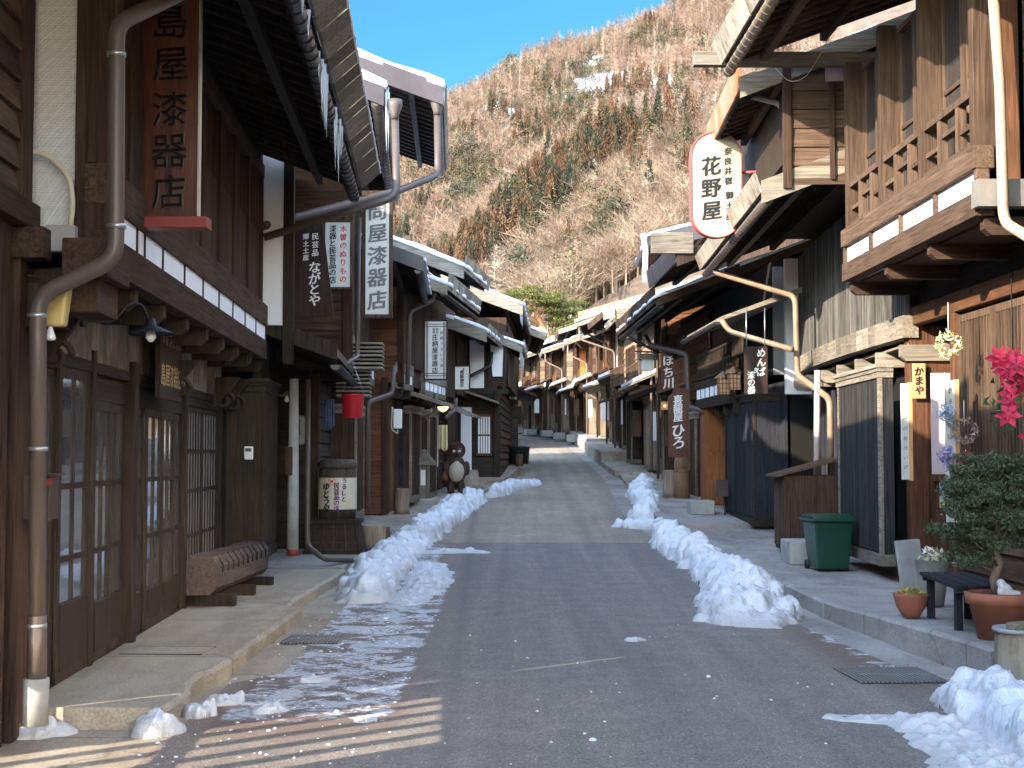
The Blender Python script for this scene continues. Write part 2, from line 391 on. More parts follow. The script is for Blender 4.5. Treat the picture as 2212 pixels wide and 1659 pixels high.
def pavement(name, edge, y0, y1, width, h, mat, side, step=.35, h1=None):
    """raised slab: edge(y) gives the street side, width goes away from the street"""
    mb = MB(); n = max(2, int((y1-y0)/step)); r = random.Random(int(y0*10)+side)
    vs = []; fs = []
    for i in range(n+1):
        y = y0+(y1-y0)*i/n; x = edge(y)+(r.random()-.5)*.03
        hh = h if h1 is None else h+(h1-h)*i/n
        zt = zr(y)+hh; j = (r.random()-.5)*.012
        ch = .025
        for q in ((x, zr(y)-.1), (x+.01*-side+j, zt-ch), (x-side*-ch if False else x+side*-0+(-side)*0+(-1 if side < 0 else 1)*ch, zt+j*.3), (x+(-1 if side < 0 else 1)*width*.5, zt+.003), (x+(-1 if side < 0 else 1)*width, zt)):
            vs.append((q[0], y, q[1]))
    k = 5
    for i in range(n):
        for a in range(k-1): fs.append((i*k+a, i*k+a+1, (i+1)*k+a+1, (i+1)*k+a))
    # end caps
    xo = (-1 if side < 0 else 1)
    for i in (0, n):
        b = i*k; vs.append((vs[b+4][0], vs[b+4][1], zr(vs[b][1])-.1)); fs.append((b, b+1, b+2, b+3, b+4, len(vs)-1))
    mb.add(vs, fs); return struct(mb.build(name, mat))
pavement('pavement', lambda y: lerp_tab([(8.3,-2.03),(9.0,-2.05),(9.25,-2.1),(9.75,-2.12),(9.8,-2.06),(30,eL(18)-.0)], y) if y < 14 else eL(y)-.03, 8.35, 17.8, 2.3, .125, concrete, -1, .15)
pavement('pavement', lambda y: eL(y)-.12, 18.0, 24.5, 2.3, .13, concreteg, -1)
pavement('pavement', lambda y: eL(y)-.1, 24.7, 29.5, 2.3, .1, concrete, -1)
pavement('pavement', lambda y: eL(y)-.05, 29.7, 35.5, 2.4, .13, concrete, -1)
pavement('pavement', lambda y: eL(y)-.1, 35.7, 47, 2.4, .26, concrete, -1)
pavement('pavement', lambda y: eL(y)-.1, 47.3, 88, 3, .12, concreteg, -1)
pavement('pavement', lambda y: lerp_tab([(9.9,3.38),(12,3.22),(14.2,3.08)], y), 9.95, 11.9, 3, .25, concreteg, 1, h1=.22)
pavement('pavement', lambda y: lerp_tab([(9.9,3.38),(12,3.22),(14.2,3.08)], y), 11.92, 14.0, 3, .215, concreteg, 1, h1=.17)
pavement('pavement', lambda y: eR(y)+.0, 14.02, 21.5, 3, .17, concreteg, 1)
pavement('pavement', lambda y: eR(y)+.3, 21.7, 24.0, 3, .1, concreteg, 1)
pavement('pavement', lambda y: eR(y)+.05, 24.2, 27.6, 3, .17, concreteg, 1)
pavement('pavement', lambda y: eR(y)+.15, 27.8, 33.5, 3, .2, concreteg, 1)
pavement('pavement', lambda y: eR(y)+.1, 33.7, 41, 3, .12, concrete, 1)
pavement('pavement', lambda y: eR(y)+.0, 41.2, 47, 3.4, .2, concrete, 1)
pavement('pavement', lambda y: eR(y)+.0, 47.2, 58, 3.4, .5, concrete, 1)
pavement('pavement', lambda y: eR(y)+.1, 58.2, 72, 3.4, .6, concreteg, 1)
pavement('pavement', lambda y: eR(y)+.1, 72.2, 95, 3.4, .3, concreteg, 1)

# ---------------------------------------------------------------- the wooded hill
def hill_h(X, Y):
    base = np.interp(Y, [100, 125, 150], [2.5, 5, 9])
    H = np.interp(X, [-200, -110, -30, -12, 23, 49, 75, 140, 260, 400], [93, 94, 113, 120, 130, 143, 162, 200, 232, 240])
    t = np.clip((Y-135)/(450-135), 0, 1.35)
    prof = np.where(t < 1, t**1.15, 1-(t-1)*.6)
    h = base+(H-base)*prof
    # the nearer spur that runs down to the left
    sx_ = np.interp(Y, [150, 190, 225, 305, 380], [-9, -4, 4, 47, 95]); sz_ = np.interp(Y, [150, 190, 225, 305, 380], [14, 28, 43, 84, 120])
    d = X-sx_
    sp = sz_-np.where(d < 0, -d*.9, -d*.0)+np.where(d > 0, d*.35, 0)
    h = np.where((Y > 140) & (Y < 380), np.maximum(h, np.minimum(sp, h+22)), h)
    h = h+2.5*np.sin(X*.09+Y*.03)+2.0*np.sin(X*.05-Y*.06+1)+1.2*np.sin(X*.21+Y*.17)
    return h
hx = np.linspace(-260, 420, 240); hy = np.concatenate([np.linspace(105, 470, 190), np.linspace(480, 900, 30)])
XX, YY = np.meshgrid(hx, hy); HH = hill_h(XX, YY)
hm = bpy.data.meshes.new('hillside'); nx_, ny_ = len(hx), len(hy)
hv = np.stack([XX, YY, HH], -1).reshape(-1, 3)
ii, jj = np.meshgrid(np.arange(nx_-1), np.arange(ny_-1)); a = (jj*nx_+ii).ravel()
hf = np.stack([a, a+1, a+1+nx_, a+nx_], -1)
def np_mesh(me, v, f):
    k = f.shape[1]
    me.vertices.add(len(v)); me.vertices.foreach_set('co', v.astype(np.float32).ravel())
    me.loops.add(f.size); me.loops.foreach_set('vertex_index', f.astype(np.int32).ravel())
    me.polygons.add(len(f)); me.polygons.foreach_set('loop_start', np.arange(len(f), dtype=np.int32)*k)
    me.update(calc_edges=True)
np_mesh(hm, hv, hf); hm.polygons.foreach_set('use_smooth', [True]*len(hf))
def mk_slope():
    m, nt, b = nm('leaf_litter_slope'); v, _ = coords(nt, world=True)
    n = noi(nt, v, .35, 8, .7); n1 = noi(nt, v, .022, 4, .6); n2 = noi(nt, v, .3, 6, .7)
    c = ramp(nt, n, [(.3, (.07,.05,.037)), (.7, (.18,.13,.095))])
    at = nt.nodes.new('ShaderNodeAttribute'); at.attribute_name = 'snowy'
    sn = ramp(nt, mth(nt, 'ADD', mth(nt, 'MULTIPLY', at.outputs['Fac'], .8), mth(nt, 'MULTIPLY', n2, .5)), [(.62, (0,0,0)), (.68, (1,1,1))])
    c = mixc(nt, sn, c, (.85,.86,.9)); nt.links.new(c, b.inputs['Base Color']); b.inputs['Roughness'].default_value = .95
    return m
def snowy(X, Y, Z):
    u, v = image_xy(X, Y, Z); s = mnoise.noise(Vector((X*.028, Y*.018, 40)))*.9+mnoise.noise(Vector((X*.1, Y*.06, 4)))*.5
    for cx_, cy_, rx_, ry_ in ((985, 440, 60, 90), (1120, 300, 60, 40), (1400, 185, 110, 45), (1010, 590, 80, 40), (1060, 235, 50, 25), (1290, 235, 50, 25), (930, 330, 30, 40)):
        s += .75*math.exp(-((u-cx_)/rx_)**2-((v-cy_)/ry_)**2)
    return max(0, min(1, s+.05))
def image_xy(x, y, z):
    yy = y*cos(PITCH)+(z-EYE)*sin(PITCH); zz = -y*sin(PITCH)+(z-EYE)*cos(PITCH)
    return 1106+3041.4*x/yy, 829.5-3041.4*zz/yy
_sn = hm.attributes.new('snowy', 'FLOAT', 'POINT'); _sn.data.foreach_set('value', [snowy(*p) for p in hv.tolist()])
hm.materials.append(mk_slope()); ho = bpy.data.objects.new('hillside', hm); COL.objects.link(ho); struct(ho)

def mk_tint(name, rough=.8):
    m, nt, b = nm(name); a = nt.nodes.new('ShaderNodeAttribute'); a.attribute_name = 'tint'
    g = nt.nodes.new('ShaderNodeNewGeometry')
    c = mixc(nt, 1.0, a.outputs['Color'], mth(nt, 'MULTIPLY_ADD', g.outputs['Random Per Island'], .7, .65), 'MULTIPLY')
    nt.links.new(c, b.inputs['Base Color']); b.inputs['Roughness'].default_value = rough; b.inputs['Specular IOR Level'].default_value = .15
    return m
tintm = mk_tint('woodland_foliage')
R = np.random.RandomState(5)
def rib(V, p, q, w0, w1=0.0):
    """one thin triangle or quad from p to q"""
    p = np.array(p); q = np.array(q); d = q-p; s = np.cross(d, R.randn(3)); s /= np.linalg.norm(s)+1e-6
    V.append((p-s*w0/2, p+s*w0/2, q))
def proto_bare(nb, ntw, spread, up=.9, trunk=.28, tw=1.0):
    V = []; rib(V, (0,0,0), (0,0,.75), trunk/10*1.2); rib(V, (0,0,.0), (R.randn()*.03, R.randn()*.03, .8), trunk/10*1.2)
    for i in range(nb):
        h = .2+.5*i/nb; a = R.rand()*2*pi; L = spread*(1.0-.35*abs(h-.45))
        e = np.array([cos(a)*L*(.35+.65*R.rand()), sin(a)*L*(.35+.65*R.rand()), h+up*L*(.5+.7*R.rand())])
        p = np.array([0,0,h]); rib(V, p, e, .011*tw)
        for k in range(ntw):
            t = .3+.7*R.rand(); s = p+(e-p)*t; d = (e-p)*.28+R.randn(3)*.08+np.array([0,0,.05])
            rib(V, s, s+d, .0085*tw)
    return np.array(V)
def proto_larch():
    V = []; rib(V, (0,0,0), (0,0,1), .02); rib(V, (0,0,0), (0,0,1), .02)
    for i in range(46):
        h = .3+.68*R.rand(); a = R.rand()*2*pi; L = .17*(1.1-h)+.03
        e = np.array([cos(a)*L, sin(a)*L, h+L*.35]); rib(V, (0,0,h), e, .007)
        for k in range(2): s = e*.5+np.array([0,0,h])*.5; rib(V, s, s+R.randn(3)*.035+np.array([0,0,.02]), .006)
    return np.array(V)
def proto_conifer(w=.2, lay=21):
    V = []; rib(V, (0,0,0), (0,0,.9), .03)
    for i in range(lay):
        h = .1+.88*i/lay; L = w*(1.06-h)**.85
        for k in range(11):
            a = R.rand()*2*pi; l = L*(.65+.5*R.rand()); p = np.array([cos(a)*l*.15, sin(a)*l*.15, h+.03]); e = np.array([cos(a)*l, sin(a)*l, h-.1*L/w*.6+R.randn()*.012])
            rib(V, e, p, .034*(1.25-h)); rib(V, e*.75+p*.25+R.randn(3)*.012, p+np.array([0,0,.04]), .03*(1.25-h))
    return np.array(V)
def proto_pine():
    V = []; rib(V, (0,0,0), (0,0,.85), .03)
    for c in range(11):
        h = .45+.5*R.rand(); a = R.rand()*2*pi; r = .22*(1.25-h)*R.rand()**.5*1.4; C = np.array([cos(a)*r, sin(a)*r, h])
        rib(V, (0,0,h-.08), C, .012)
        for k in range(17):
            d = R.randn(3)*np.array([.07,.07,.028]); rib(V, C+d, C+d+R.randn(3)*.035, .03)
    return np.array(V)
PB = [proto_bare(15, 8, .42, up=.5) for _ in range(5)]; PBN = [proto_bare(22, 14, .42, up=.5, tw=.55) for _ in range(5)]; PL = [proto_larch() for _ in range(4)]; PC = [proto_conifer() for _ in range(4)]; PP = [proto_pine() for _ in range(4)]
def image_xy(x, y, z):
    yy = y*cos(PITCH)+(z-EYE)*sin(PITCH); zz = -y*sin(PITCH)+(z-EYE)*cos(PITCH)
    return 1106+3041.4*x/yy, 829.5-3041.4*zz/yy
NT = 25000
ty = 128+(462-128)*R.rand(NT)**.8; tx = ty*(-.115+.34*R.rand(NT)); tz = hill_h(tx, ty)
ix, iy = image_xy(tx, ty, tz)
groups = {'bare': [], 'larch': [], 'cedar': [], 'pine': []}
for k in range(NT):
    X, Y, Z, u, v = tx[k], ty[k], tz[k], ix[k], iy[k]
    if u < 700 or u > 1900: continue
    n = mnoise.noise(Vector((X*.035, Y*.02, 3))); n2 = mnoise.noise(Vector((X*.09, Y*.05, 9)))
    # a band of reddish cedars climbs up from lower left, with dark evergreens above and behind it
    band = 960+(1300-960)*(660-v)/300
    if 330 < v < 680 and abs(u-band-20) < 62+40*n2 and R.rand() < .97: kind = 'cedar'
    elif n > .24 and v < 560 and R.rand() < .35: kind = 'pine' if R.rand() < .22 else 'bare'
    elif n2 > .4 and R.rand() < .3: kind = 'cedar'
    elif v < 330 and R.rand() < .6+.3*n: kind = 'larch'
    elif R.rand() < .05: kind = 'pine'
    elif R.rand() < .12: kind = 'larch'
    else: kind = 'bare'
    for (cx_, cy_, rx_, ry_, kk) in ((1010, 430, 70, 60, 'pine'), (1180, 320, 75, 42, 'cedar'), (1245, 270, 60, 40, 'pine'), (1400, 235, 50, 45, 'cedar'), (1130, 520, 60, 40, 'pine'), (1460, 330, 45, 60, 'cedar'), (1230, 420, 50, 45, 'cedar'), (1380, 450, 35, 40, 'cedar'), (1420, 110, 60, 30, 'pine'), (1090, 170, 40, 20, 'pine'), (1300, 560, 60, 35, 'pine')):
        if ((u-cx_)/rx_)**2+((v-cy_)/ry_)**2 < 1+.8*n2 and R.rand() < .2: kind = kk
    if kind in ('bare','larch') and snowy(X, Y, Z) > .45 and R.rand() < .85: continue
    groups[kind].append(k)
def forest(name, protos, idx, hlo, hhi, tints, wide=1.0, label=None):
    Vs = []; T = []
    for j, k in enumerate(idx):
        p = protos[j % len(protos)]; s = hlo+(hhi-hlo)*R.rand(); a = R.rand()*2*pi; w_ = wide*(.85+.35*R.rand())
        M = np.array([[cos(a)*s*w_, -sin(a)*s*w_, 0], [sin(a)*s*w_, cos(a)*s*w_, 0], [0, 0, s]])
        Vs.append(p.reshape(-1, 3) @ M.T+np.array([tx[k], ty[k], tz[k]-.2]))
        c = np.array(tints[R.randint(len(tints))])*(.62+.7*R.rand()); T.append(np.tile(np.append(c, 1), (p.shape[0]*3, 1)))
    v = np.concatenate(Vs); f = np.arange(len(v)).reshape(-1, 3)
    me = bpy.data.meshes.new(name); np_mesh(me, v, f)
    at = me.color_attributes.new('tint', 'FLOAT_COLOR', 'POINT'); at.data.foreach_set('color', np.concatenate(T).astype(np.float32).ravel())
    me.materials.append(tintm); o = bpy.data.objects.new(name, me); COL.objects.link(o)
    return tag(o, label, 'woodland', None, 'stuff')
near_ = [k for k in groups['bare'] if ty[k] < 215]; groups['bare'] = [k for k in groups['bare'] if ty[k] >= 215]
forest('bare_thicket', PBN, near_, 3.8, 7.5, [(0.268, 0.198, 0.144), (0.207, 0.147, 0.109), (0.317, 0.236, 0.172), (0.146, 0.109, 0.081)], 1.1, 'pale twiggy bare trees on the foot of the mountain behind the roofs')
forest('bare_woodland', PB, groups['bare'], 3.8, 7.5, [(0.256, 0.183, 0.132), (0.207, 0.147, 0.109), (0.305, 0.224, 0.167), (0.159, 0.118, 0.09), (0.256, 0.165, 0.115), (0.122, 0.094, 0.071)], 1.05, 'bare tan winter trees covering the sunlit mountainside')
forest('larch_woodland', PL, groups['larch'], 5, 9, [(0.22, 0.142, 0.106), (0.244, 0.165, 0.127), (0.342, 0.283, 0.23), (0.146, 0.104, 0.083)], 1.1, 'straight reddish leafless larches on the upper mountainside')
forest('cedar_woodland', PC, groups['cedar'], 5.5, 9.5, [(.11,.065,.038), (.09,.06,.034), (.06,.054,.03), (.035,.042,.027), (.12,.064,.036)], 1.0, 'rust-brown and green cedars climbing the lower mountainside')
forest('pine_woodland', PP, groups['pine'], 4.5, 8, [(.07,.075,.045), (.06,.066,.045), (.11,.105,.055), (.055,.062,.045)], 1.25, 'dark green pines scattered over the mountainside')

# ================================================================ HOUSES: the kit
# local axes of a house: u runs along its front away from the camera, v out towards the street, w up
class H:
    def __init__(s, name, label, side, x, y, slope, z, L, group='wooden town houses lining the street'):
        s.side = side; s.L = L; s.x, s.y, s.sl, s.z = x, y, slope, z
        s.root = thing(name, label, 'house', (x, y, z), math.atan2(1, slope), group)
        s.k = -1 if side == 'L' else 1
        s.r = random.Random(int(y*100)+(1 if side == 'L' else 2))
    def mb(s): k = s.k; return MB(lambda u, v, w: (u, k*v, w))
    def put(s, name, mb, mat, parent=None, bevel=0, label=None):
        o = mb.build(name, mat, parent or s.root, bevel)
        if label: o['label'] = label
        return o
    def world(s, u, v, w):
        c = 1/sqrt(1+s.sl**2); ux, uy = s.sl*c, c; nx, ny = -uy*s.k, ux*s.k
        return Vector((s.x+ux*u+nx*v, s.y+uy*u+ny*v, s.z+w))
    def body(s, mat, h, D=6.5, h2=None, jet=0, eu=0, part='wall'):
        m = s.mb(); m.box(.02, s.L-.02, -D, -.04, -.3, h)
        if h2: m.box(.02+eu, s.L-.02, -D, jet-.05, h, h2)
        return s.put(part, m, mat)
    def boards_v(s, name, u0, u1, v, w0, w1, mat, bw=.13, t=.022, batten=0, parent=None):
        m = s.mb(); n = max(1, round((u1-u0)/bw)); b = (u1-u0)/n
        for i in range(n):
            j = (s.r.random()-.5)*.008
            m.box(u0+i*b+.003, u0+(i+1)*b-.003, v-.02, v+t+j, w0, w1+(s.r.random()-.5)*.006)
            if batten: m.box(u0+i*b-.012, u0+i*b+.014, v, v+t+batten, w0, w1)
        return s.put(name, m, mat, parent)
    def boards_h(s, name, u0, u1, v, w0, w1, mat, bh=.2, t=.02, parent=None):
        m = s.mb(); n = max(1, round((w1-w0)/bh)); b = (w1-w0)/n
        for i in range(n):
            a, c = w0+i*b, w0+(i+1)*b-.004
            m.prism_u([(v-.02, a), (v+t+.018, a), (v+t*.4, c), (v-.02, c)], u0, u1)
        return s.put(name, m, mat, parent)
    def side_boards(s, name, u, v0, v1, w0, w1, mat, bh=.24, parent=None, far=False, split=1):
        """horizontal boards on a wall that faces back along the street"""
        m = s.mb(); n = max(1, round((w1-w0)/bh)); b = (w1-w0)/n; d = 1 if far else -1
        for i in range(n):
            a, c = w0+i*b, w0+(i+1)*b-.004
            for q in range(split):
                va, vb = v0+(v1-v0)*q/split, v0+(v1-v0)*(q+1)/split-.004
                o1 = .028+s.r.random()*.006
                m.hexa([(u, va, a), (u+d*o1, va, a), (u+d*o1, vb, a), (u, vb, a), (u, va, c), (u+d*.012, va, c), (u+d*.012, vb, c), (u, vb, c)])
        return s.put(name, m, mat, parent)
    def bars(s, m, u0, u1, v, w0, w1, sp=.07, bw=.025, d=.03, rails=()):
        n = max(1, round((u1-u0)/sp))
        for i in range(n+1):
            c = u0+(u1-u0)*i/n; m.box(c-bw/2, c+bw/2, v, v+d, w0, w1)
        for w in rails: m.box(u0, u1, v-.006, v+d*.7, w-.02, w+.02)
    def frame(s, m, u0, u1, v, w0, w1, fw=.06, d=.05):
        m.box(u0, u0+fw, v, v+d, w0, w1); m.box(u1-fw, u1, v, v+d, w0, w1)
        m.box(u0+fw, u1-fw, v, v+d-.004, w0, w0+fw); m.box(u0+fw, u1-fw, v, v+d-.004, w1-fw, w1)
    def window(s, u0, u1, v, w0, w1, mat, pane, sp=.09, bw=.02, rails=(), name='window', fw=.05, kick=0, parent=None):
        thin = name in ('sliding_door', 'lattice_window', 'entrance_door')
        m = s.mb(); s.frame(m, u0, u1, v, w0, w1, fw, .018 if thin else .05)
        if kick: m.box(u0+fw, u1-fw, v+.005, v+.03, w0+fw, w0+kick)
        k0 = w0+max(kick, fw)
        s.bars(m, u0+fw, u1-fw, v+.004, k0, w1-fw, sp, bw, .013 if thin else .025, rails)
        o = s.put(name, m, mat, parent)
        p = s.mb(); p.box(u0+fw*.5, u1-fw*.5, v-.012, v+.003, k0-.01, w1-fw*.5)
        s.put('pane', p, pane, o); return o
    def band(s, u0, u1, v, w0, w1, mat, n, beam_lo=.12, beam_hi=.2, pr=0):
        """the row of white panels between two long beams below the upper storey"""
        m = s.mb(); m.box(u0-.04, u1+.04, v-.12, v+.012+pr, w0-beam_lo, w0); m.box(u0-.04, u1+.04, v-.12, v+.02+pr, w1, w1+beam_hi)
        for i in range(n+1):
            c = u0+(u1-u0)*i/n; m.box(c-.018-pr*.5, c+.018+pr*.5, v-.08, v+.006+pr*.8, w0, w1)
        o = s.put('jetty_beam', m, mat, bevel=.006)
        p = s.mb(); p.box(u0, u1, v-.09, v-.004, w0-.01, w1+.01); s.put('white_panel', p, plasterb); return o
    def joists(s, u0, u1, v0, v1, w0, w1, mat, sp=.95, bw=.12):
        m = s.mb(); n = max(1, round((u1-u0)/sp))
        for i in range(n+1):
            c = u0+(u1-u0)*i/n; m.prism_u([(v0, w0), (v1-.06, w0), (v1, w0+.05), (v1, w1), (v0, w1)], c-bw/2, c+bw/2)
        m.box(u0, u1, v0, v1-.1, w1-.005, w1+.02)
        return s.put('joists', m, mat)
    def roof(s, ve, we, pitch=.38, u0=None, u1=None, vr=-3.2, t=.07, skin=None, fas=None, fh=.26, soff=None, snowt=.0, gut=None, barge=True, bmat=None, back=True, fseg=.45, bh=.2, raf=.3, name='roof', sn=None, gd=.05, far_barge=False, ftilt=.05):
        u0 = -.35 if u0 is None else u0; u1 = s.L+.1 if u1 is None else u1
        skin = skin or tin; wr = we+pitch*(ve-vr)
        m = s.mb(); m.prism_u([(ve, we), (ve, we+t), (vr, wr+t), (vr, wr)], u0, u1)
        if back: m.prism_u([(vr, wr), (vr, wr+t), (2*vr-ve+.8, we+t+pitch*.8), (2*vr-ve+.8, we+pitch*.8)], u0, u1)
        ro = s.put(name, m, skin)
        soff = soff or wd('black', 'y')
        m = s.mb(); n = int((u1-u0)/raf)
        for i in range(n+1):
            c = u0+.08+(u1-u0-.16)*i/n; a, b = ve-.06, max(vr, ve-2.6)
            m.prism_u([(a, we+pitch*.06-.055), (a, we+pitch*.06), (b, we+pitch*(ve-b)), (b, we+pitch*(ve-b)-.055)], c-.022, c+.022)
        for q in (.45, 1.15): m.box(u0+.02, u1-.02, ve-q-.04, ve-q+.04, we+pitch*q-.15, we+pitch*q-.055)
        s.put('rafters', m, soff, ro)
        if fas:
            m = s.mb(); n = max(1, round((u1-u0)/fseg)); b = (u1-u0)/n
            for i in range(n):
                o = s.r.random()*.008
                m.prism_u([(ve+.005+o, we-.03), (ve+.03+o, we-.03), (ve+.03+o+ftilt, we+fh), (ve+.005+o+ftilt, we+fh)], u0+i*b+.007, u0+(i+1)*b-.007)
            s.put('fascia', m, fas, ro)
        if barge:
            m = s.mb(); bmat = bmat or wd('grey', 'y')
            for uu in ([u0-.045, u1+.005] if far_barge else [u0-.045]):
                m.prism_u([(ve+.03, we-bh+t+.02), (ve+.03, we+t+.03), (vr, wr+t+.03), (vr, wr-bh+t+.02)], uu, uu+.04)
            s.put('bargeboard', m, bmat, ro)
        if snowt:
            m = s.mb(); uu0, uu1, va, vb = sn or (u0-.07, u1, ve+.06, vr)
            nu, nv = max(4, int((uu1-uu0)/.25)), max(4, int(abs(va-vb)/.25)); top = []; fs = []
            for i in range(nu+1):
                for j in range(nv+1):
                    u = uu0+(uu1-uu0)*i/nu; v = va+(vb-va)*j/nv
                    e = min(1, min(i/nu, 1-i/nu, j/nv*1.2)*6+.5)
                    hh = snowt*e**.6*(.8+.5*mnoise.noise(Vector((u*1.3+s.y, v*1.3, s.x))))
                    vv = v+(.04*mnoise.noise(Vector((u*2.2, s.y, 1))) if j == 0 else 0)
                    top.append((u+(.05*mnoise.noise(Vector((v*2, s.y, 5))) if i == 0 else 0), vv, we+pitch*(ve-v)+t+.004+hh))
            bot = [(a, b, we+pitch*(ve-b)+t-.01) for a, b, c in top]; K = nv+1
            for i in range(nu):
                for j in range(nv): a = i*K+j; fs.append((a, a+1, a+1+K, a+K))
            n0 = len(top); ring = [i*K for i in range(nu+1)]+[nu*K+j for j in range(1, nv+1)]+[i*K+nv for i in range(nu-1, -1, -1)]+[j for j in range(nv-1, 0, -1)]
            for a, b in zip(ring, ring[1:]+ring[:1]): fs.append((a, b, n0+b, n0+a))
            fs.append(tuple(n0+i for i in ring)); m.add(top+bot, fs, True); s.put('roof_snow', m, snow, ro)
        if gut: s.gutter(ro, u0, u1, ve-.06, we-gd-.05, gut)
        return ro
    def gutter(s, parent, u0, u1, v, w, mat, r=.065, ring=.22):
        m = s.mb(); n = 9; vs = []; fs = []
        for u in (u0, u1):
            for k in range(n): t = pi+pi*k/(n-1); vs.append((u, v+r*cos(t), w+r*sin(t)))
            for k in range(n): t = 2*pi-pi*k/(n-1); vs.append((u, v+(r-.008)*cos(t), w+(r-.008)*sin(t)))
        q = 2*n
        for k in range(q): fs.append((k, (k+1) % q, q+(k+1) % q, q+k))
        fs += [tuple(range(q)), tuple(range(q, 2*q))]; m.add(vs, fs, True)
        c = u0+.1
        while c < u1:
            m.tube([(c, v+(r+.004)*cos(pi+pi*k/8), w+(r+.004)*sin(pi+pi*k/8)) for k in range(9)], .0045, 5); c += ring
        for uu in (u0, u1-.01):
            m.add([(uu, v+r*cos(pi+pi*k/8), w+r*sin(pi+pi*k/8)) for k in range(9)]+[(uu+.01, v+r*cos(pi+pi*k/8), w+r*sin(pi+pi*k/8)) for k in range(9)], [tuple(range(9)), tuple(range(9, 18))]+[(k, k+1, k+10, k+9) for k in range(8)])
        return s.put('gutter', m, mat, parent)
    def pipe(s, pts, mat=pipe_br, r=.04, name='downpipe', world=True, clips=True, bend_r=.1):
        """a downpipe through points given in the world"""
        inv = s.root_matrix().inverted()
        q = bend([inv @ Vector(p) for p in pts] if world else pts, bend_r)
        m = MB(); m.tube(q, r, 14)
        return m.build(name, mat, s.root)
    def root_matrix(s): return Matrix.Translation(s.root.location) @ Matrix.Rotation(s.root.rotation_euler.z, 4, 'Z')
    def post(s, name, lst, mat, bevel=.008):
        if name == 'tiled_corner':
            m = s.mb()
            for b in lst: m.box(*b)
            return s.put(name, m, mat, bevel=bevel)
        for b in lst:
            m = s.mb(); m.box(*b); o = s.put(name, m, mat, bevel=bevel)
        return o
    def balustrade(s, u0, u1, v, w0, w1, mat, sp=.16, style=0):
        m = s.mb(); m.box(u0, u1, v-.03, v+.03, w1-.05, w1); m.box(u0, u1, v-.03, v+.03, w0, w0+.05)
        mid = (w0+w1)/2; n = max(2, round((u1-u0)/sp)); m.box(u0, u1, v-.018, v+.022, mid-.02, mid+.02)
        for i in range(n+1):
            c = u0+(u1-u0)*i/n; m.box(c-.018, c+.018, v-.02, v+.02, w0+.03, w1-.03)
        return s.put('balustrade', m, mat)
    def shutter_box(s, u0, u1, v0, v1, w0, w1, mat, cap, name='shutter_box', bw=.03, ribs=True):
        m = s.mb(); m.box(u0, u1, v0, v1, w0, w1)
        o = s.put(name, m, mat)
        m = s.mb()
        if ribs:
            n = int((u1-u0)/bw)
            for i in range(n):
                c = u0+.03+(u1-u0-.06)*(i+.5)/n; m.box(c-bw*.28, c+bw*.28, v1, v1+.012, w0+.12, w1-.12)
            s.put('slat_front', m, mat, o)
        m = s.mb()
        m.box(u0-.02, u1+.02, v0, v1+.03, w0-.03, w0+.1); m.box(u0-.02, u1+.02, v0, v1+.035, w1-.14, w1-.03)
        m.box(u0-.05, u1+.05, v0, v1+.07, w1-.03, w1+.015); m.box(u0-.035, u1+.035, v0, v1+.05, w1-.075, w1-.03)
        for uu in (u0, u1-.07): m.box(uu-.012, uu+.07, v1-.02, v1+.025, w0+.1, w1-.14)
        s.put('frame', m, cap, o, bevel=.004); return o
    def icicles(s, parent, u0, u1, v, w, n, lo=.1, hi=.5):
        m = s.mb()
        for i in range(n):
            u = u0+(u1-u0)*s.r.random(); L = lo+(hi-lo)*s.r.random()**1.7; x = v+(s.r.random()-.5)*.03
            m.tube([(u, x, w+.02), (u+.003, x, w-L*.35), (u+.004, x+.003, w-L)], .02, 6, True, [.008+.014*L/hi, .006+.009*L/hi, .001])
        return s.put('icicles', m, ice, parent)

# ================================================================ LEFT SIDE
# ---- the neighbour's corner at the left edge; slatted gate added to admit sun stripes
h = H('town_house', 'narrow boarded house corner at the left edge of the picture with an added sun gap', 'L', -2.52, 2.0, -.0555, 0, 6.1)
m = h.mb(); m.box(.02, 6.08, -1.8, 0, 2.9, 5.5); h.put('wall', m, wd('brown'))
m = h.mb(); m.box(.02, 2.6, -1.8, -.04, -.1, 2.9); h.put('side_room', m, wd('brown'))
m = h.mb(); m.box(5.52, 6.08, -.12, -.02, -.1, 2.9); h.put('end_boards', m, wd('brown'))
h.post('sun_gap_post', [(2.9+q*.33, 2.97+q*.33, -.1, .0, 0, 1.3) for q in range(8)], wd('brown'))  # unseen bars added to split the sun into stripes on the ground
h.post('sun_gap_rail', [(2.6, 5.52, -.08, -.02, .5, .56)], wd('brown', 'x'))
m = h.mb(); m.box(2.6, 5.52, -.09, -.015, 1.28, 2.9); h.put('sun_gap_boards', m, wd('brown'))  # added above the opening to keep the sun patch near the left
h.post('corner_post', [(5.55, 5.68, 0, .05, .0, 2.9), (5.95, 6.1, -.02, .06, 0, 2.9), (5.75, 5.84, 0, .04, 0, 2.9), (5.9, 6.1, -.02, .08, 3.0, 5.5)], wd('brown'))
h.boards_v('board_wall', .1, 2.6, .0, .1, 2.75, wd('brown'), .16)
h.boards_h('upper_boards', 0, 5.9, .03, 3.05, 5.4, wd('tan', 'x'), .17)
h.post('sill_beam', [(0, 6.13, -.1, .12, 2.9, 3.05), (5.9, 6.1, -.1, .2, 2.72, 2.9)], wd('brown', 'x'))
h.roof(.55, 5.6, .3, -.3, 6.2, vr=-1.0, barge=False)
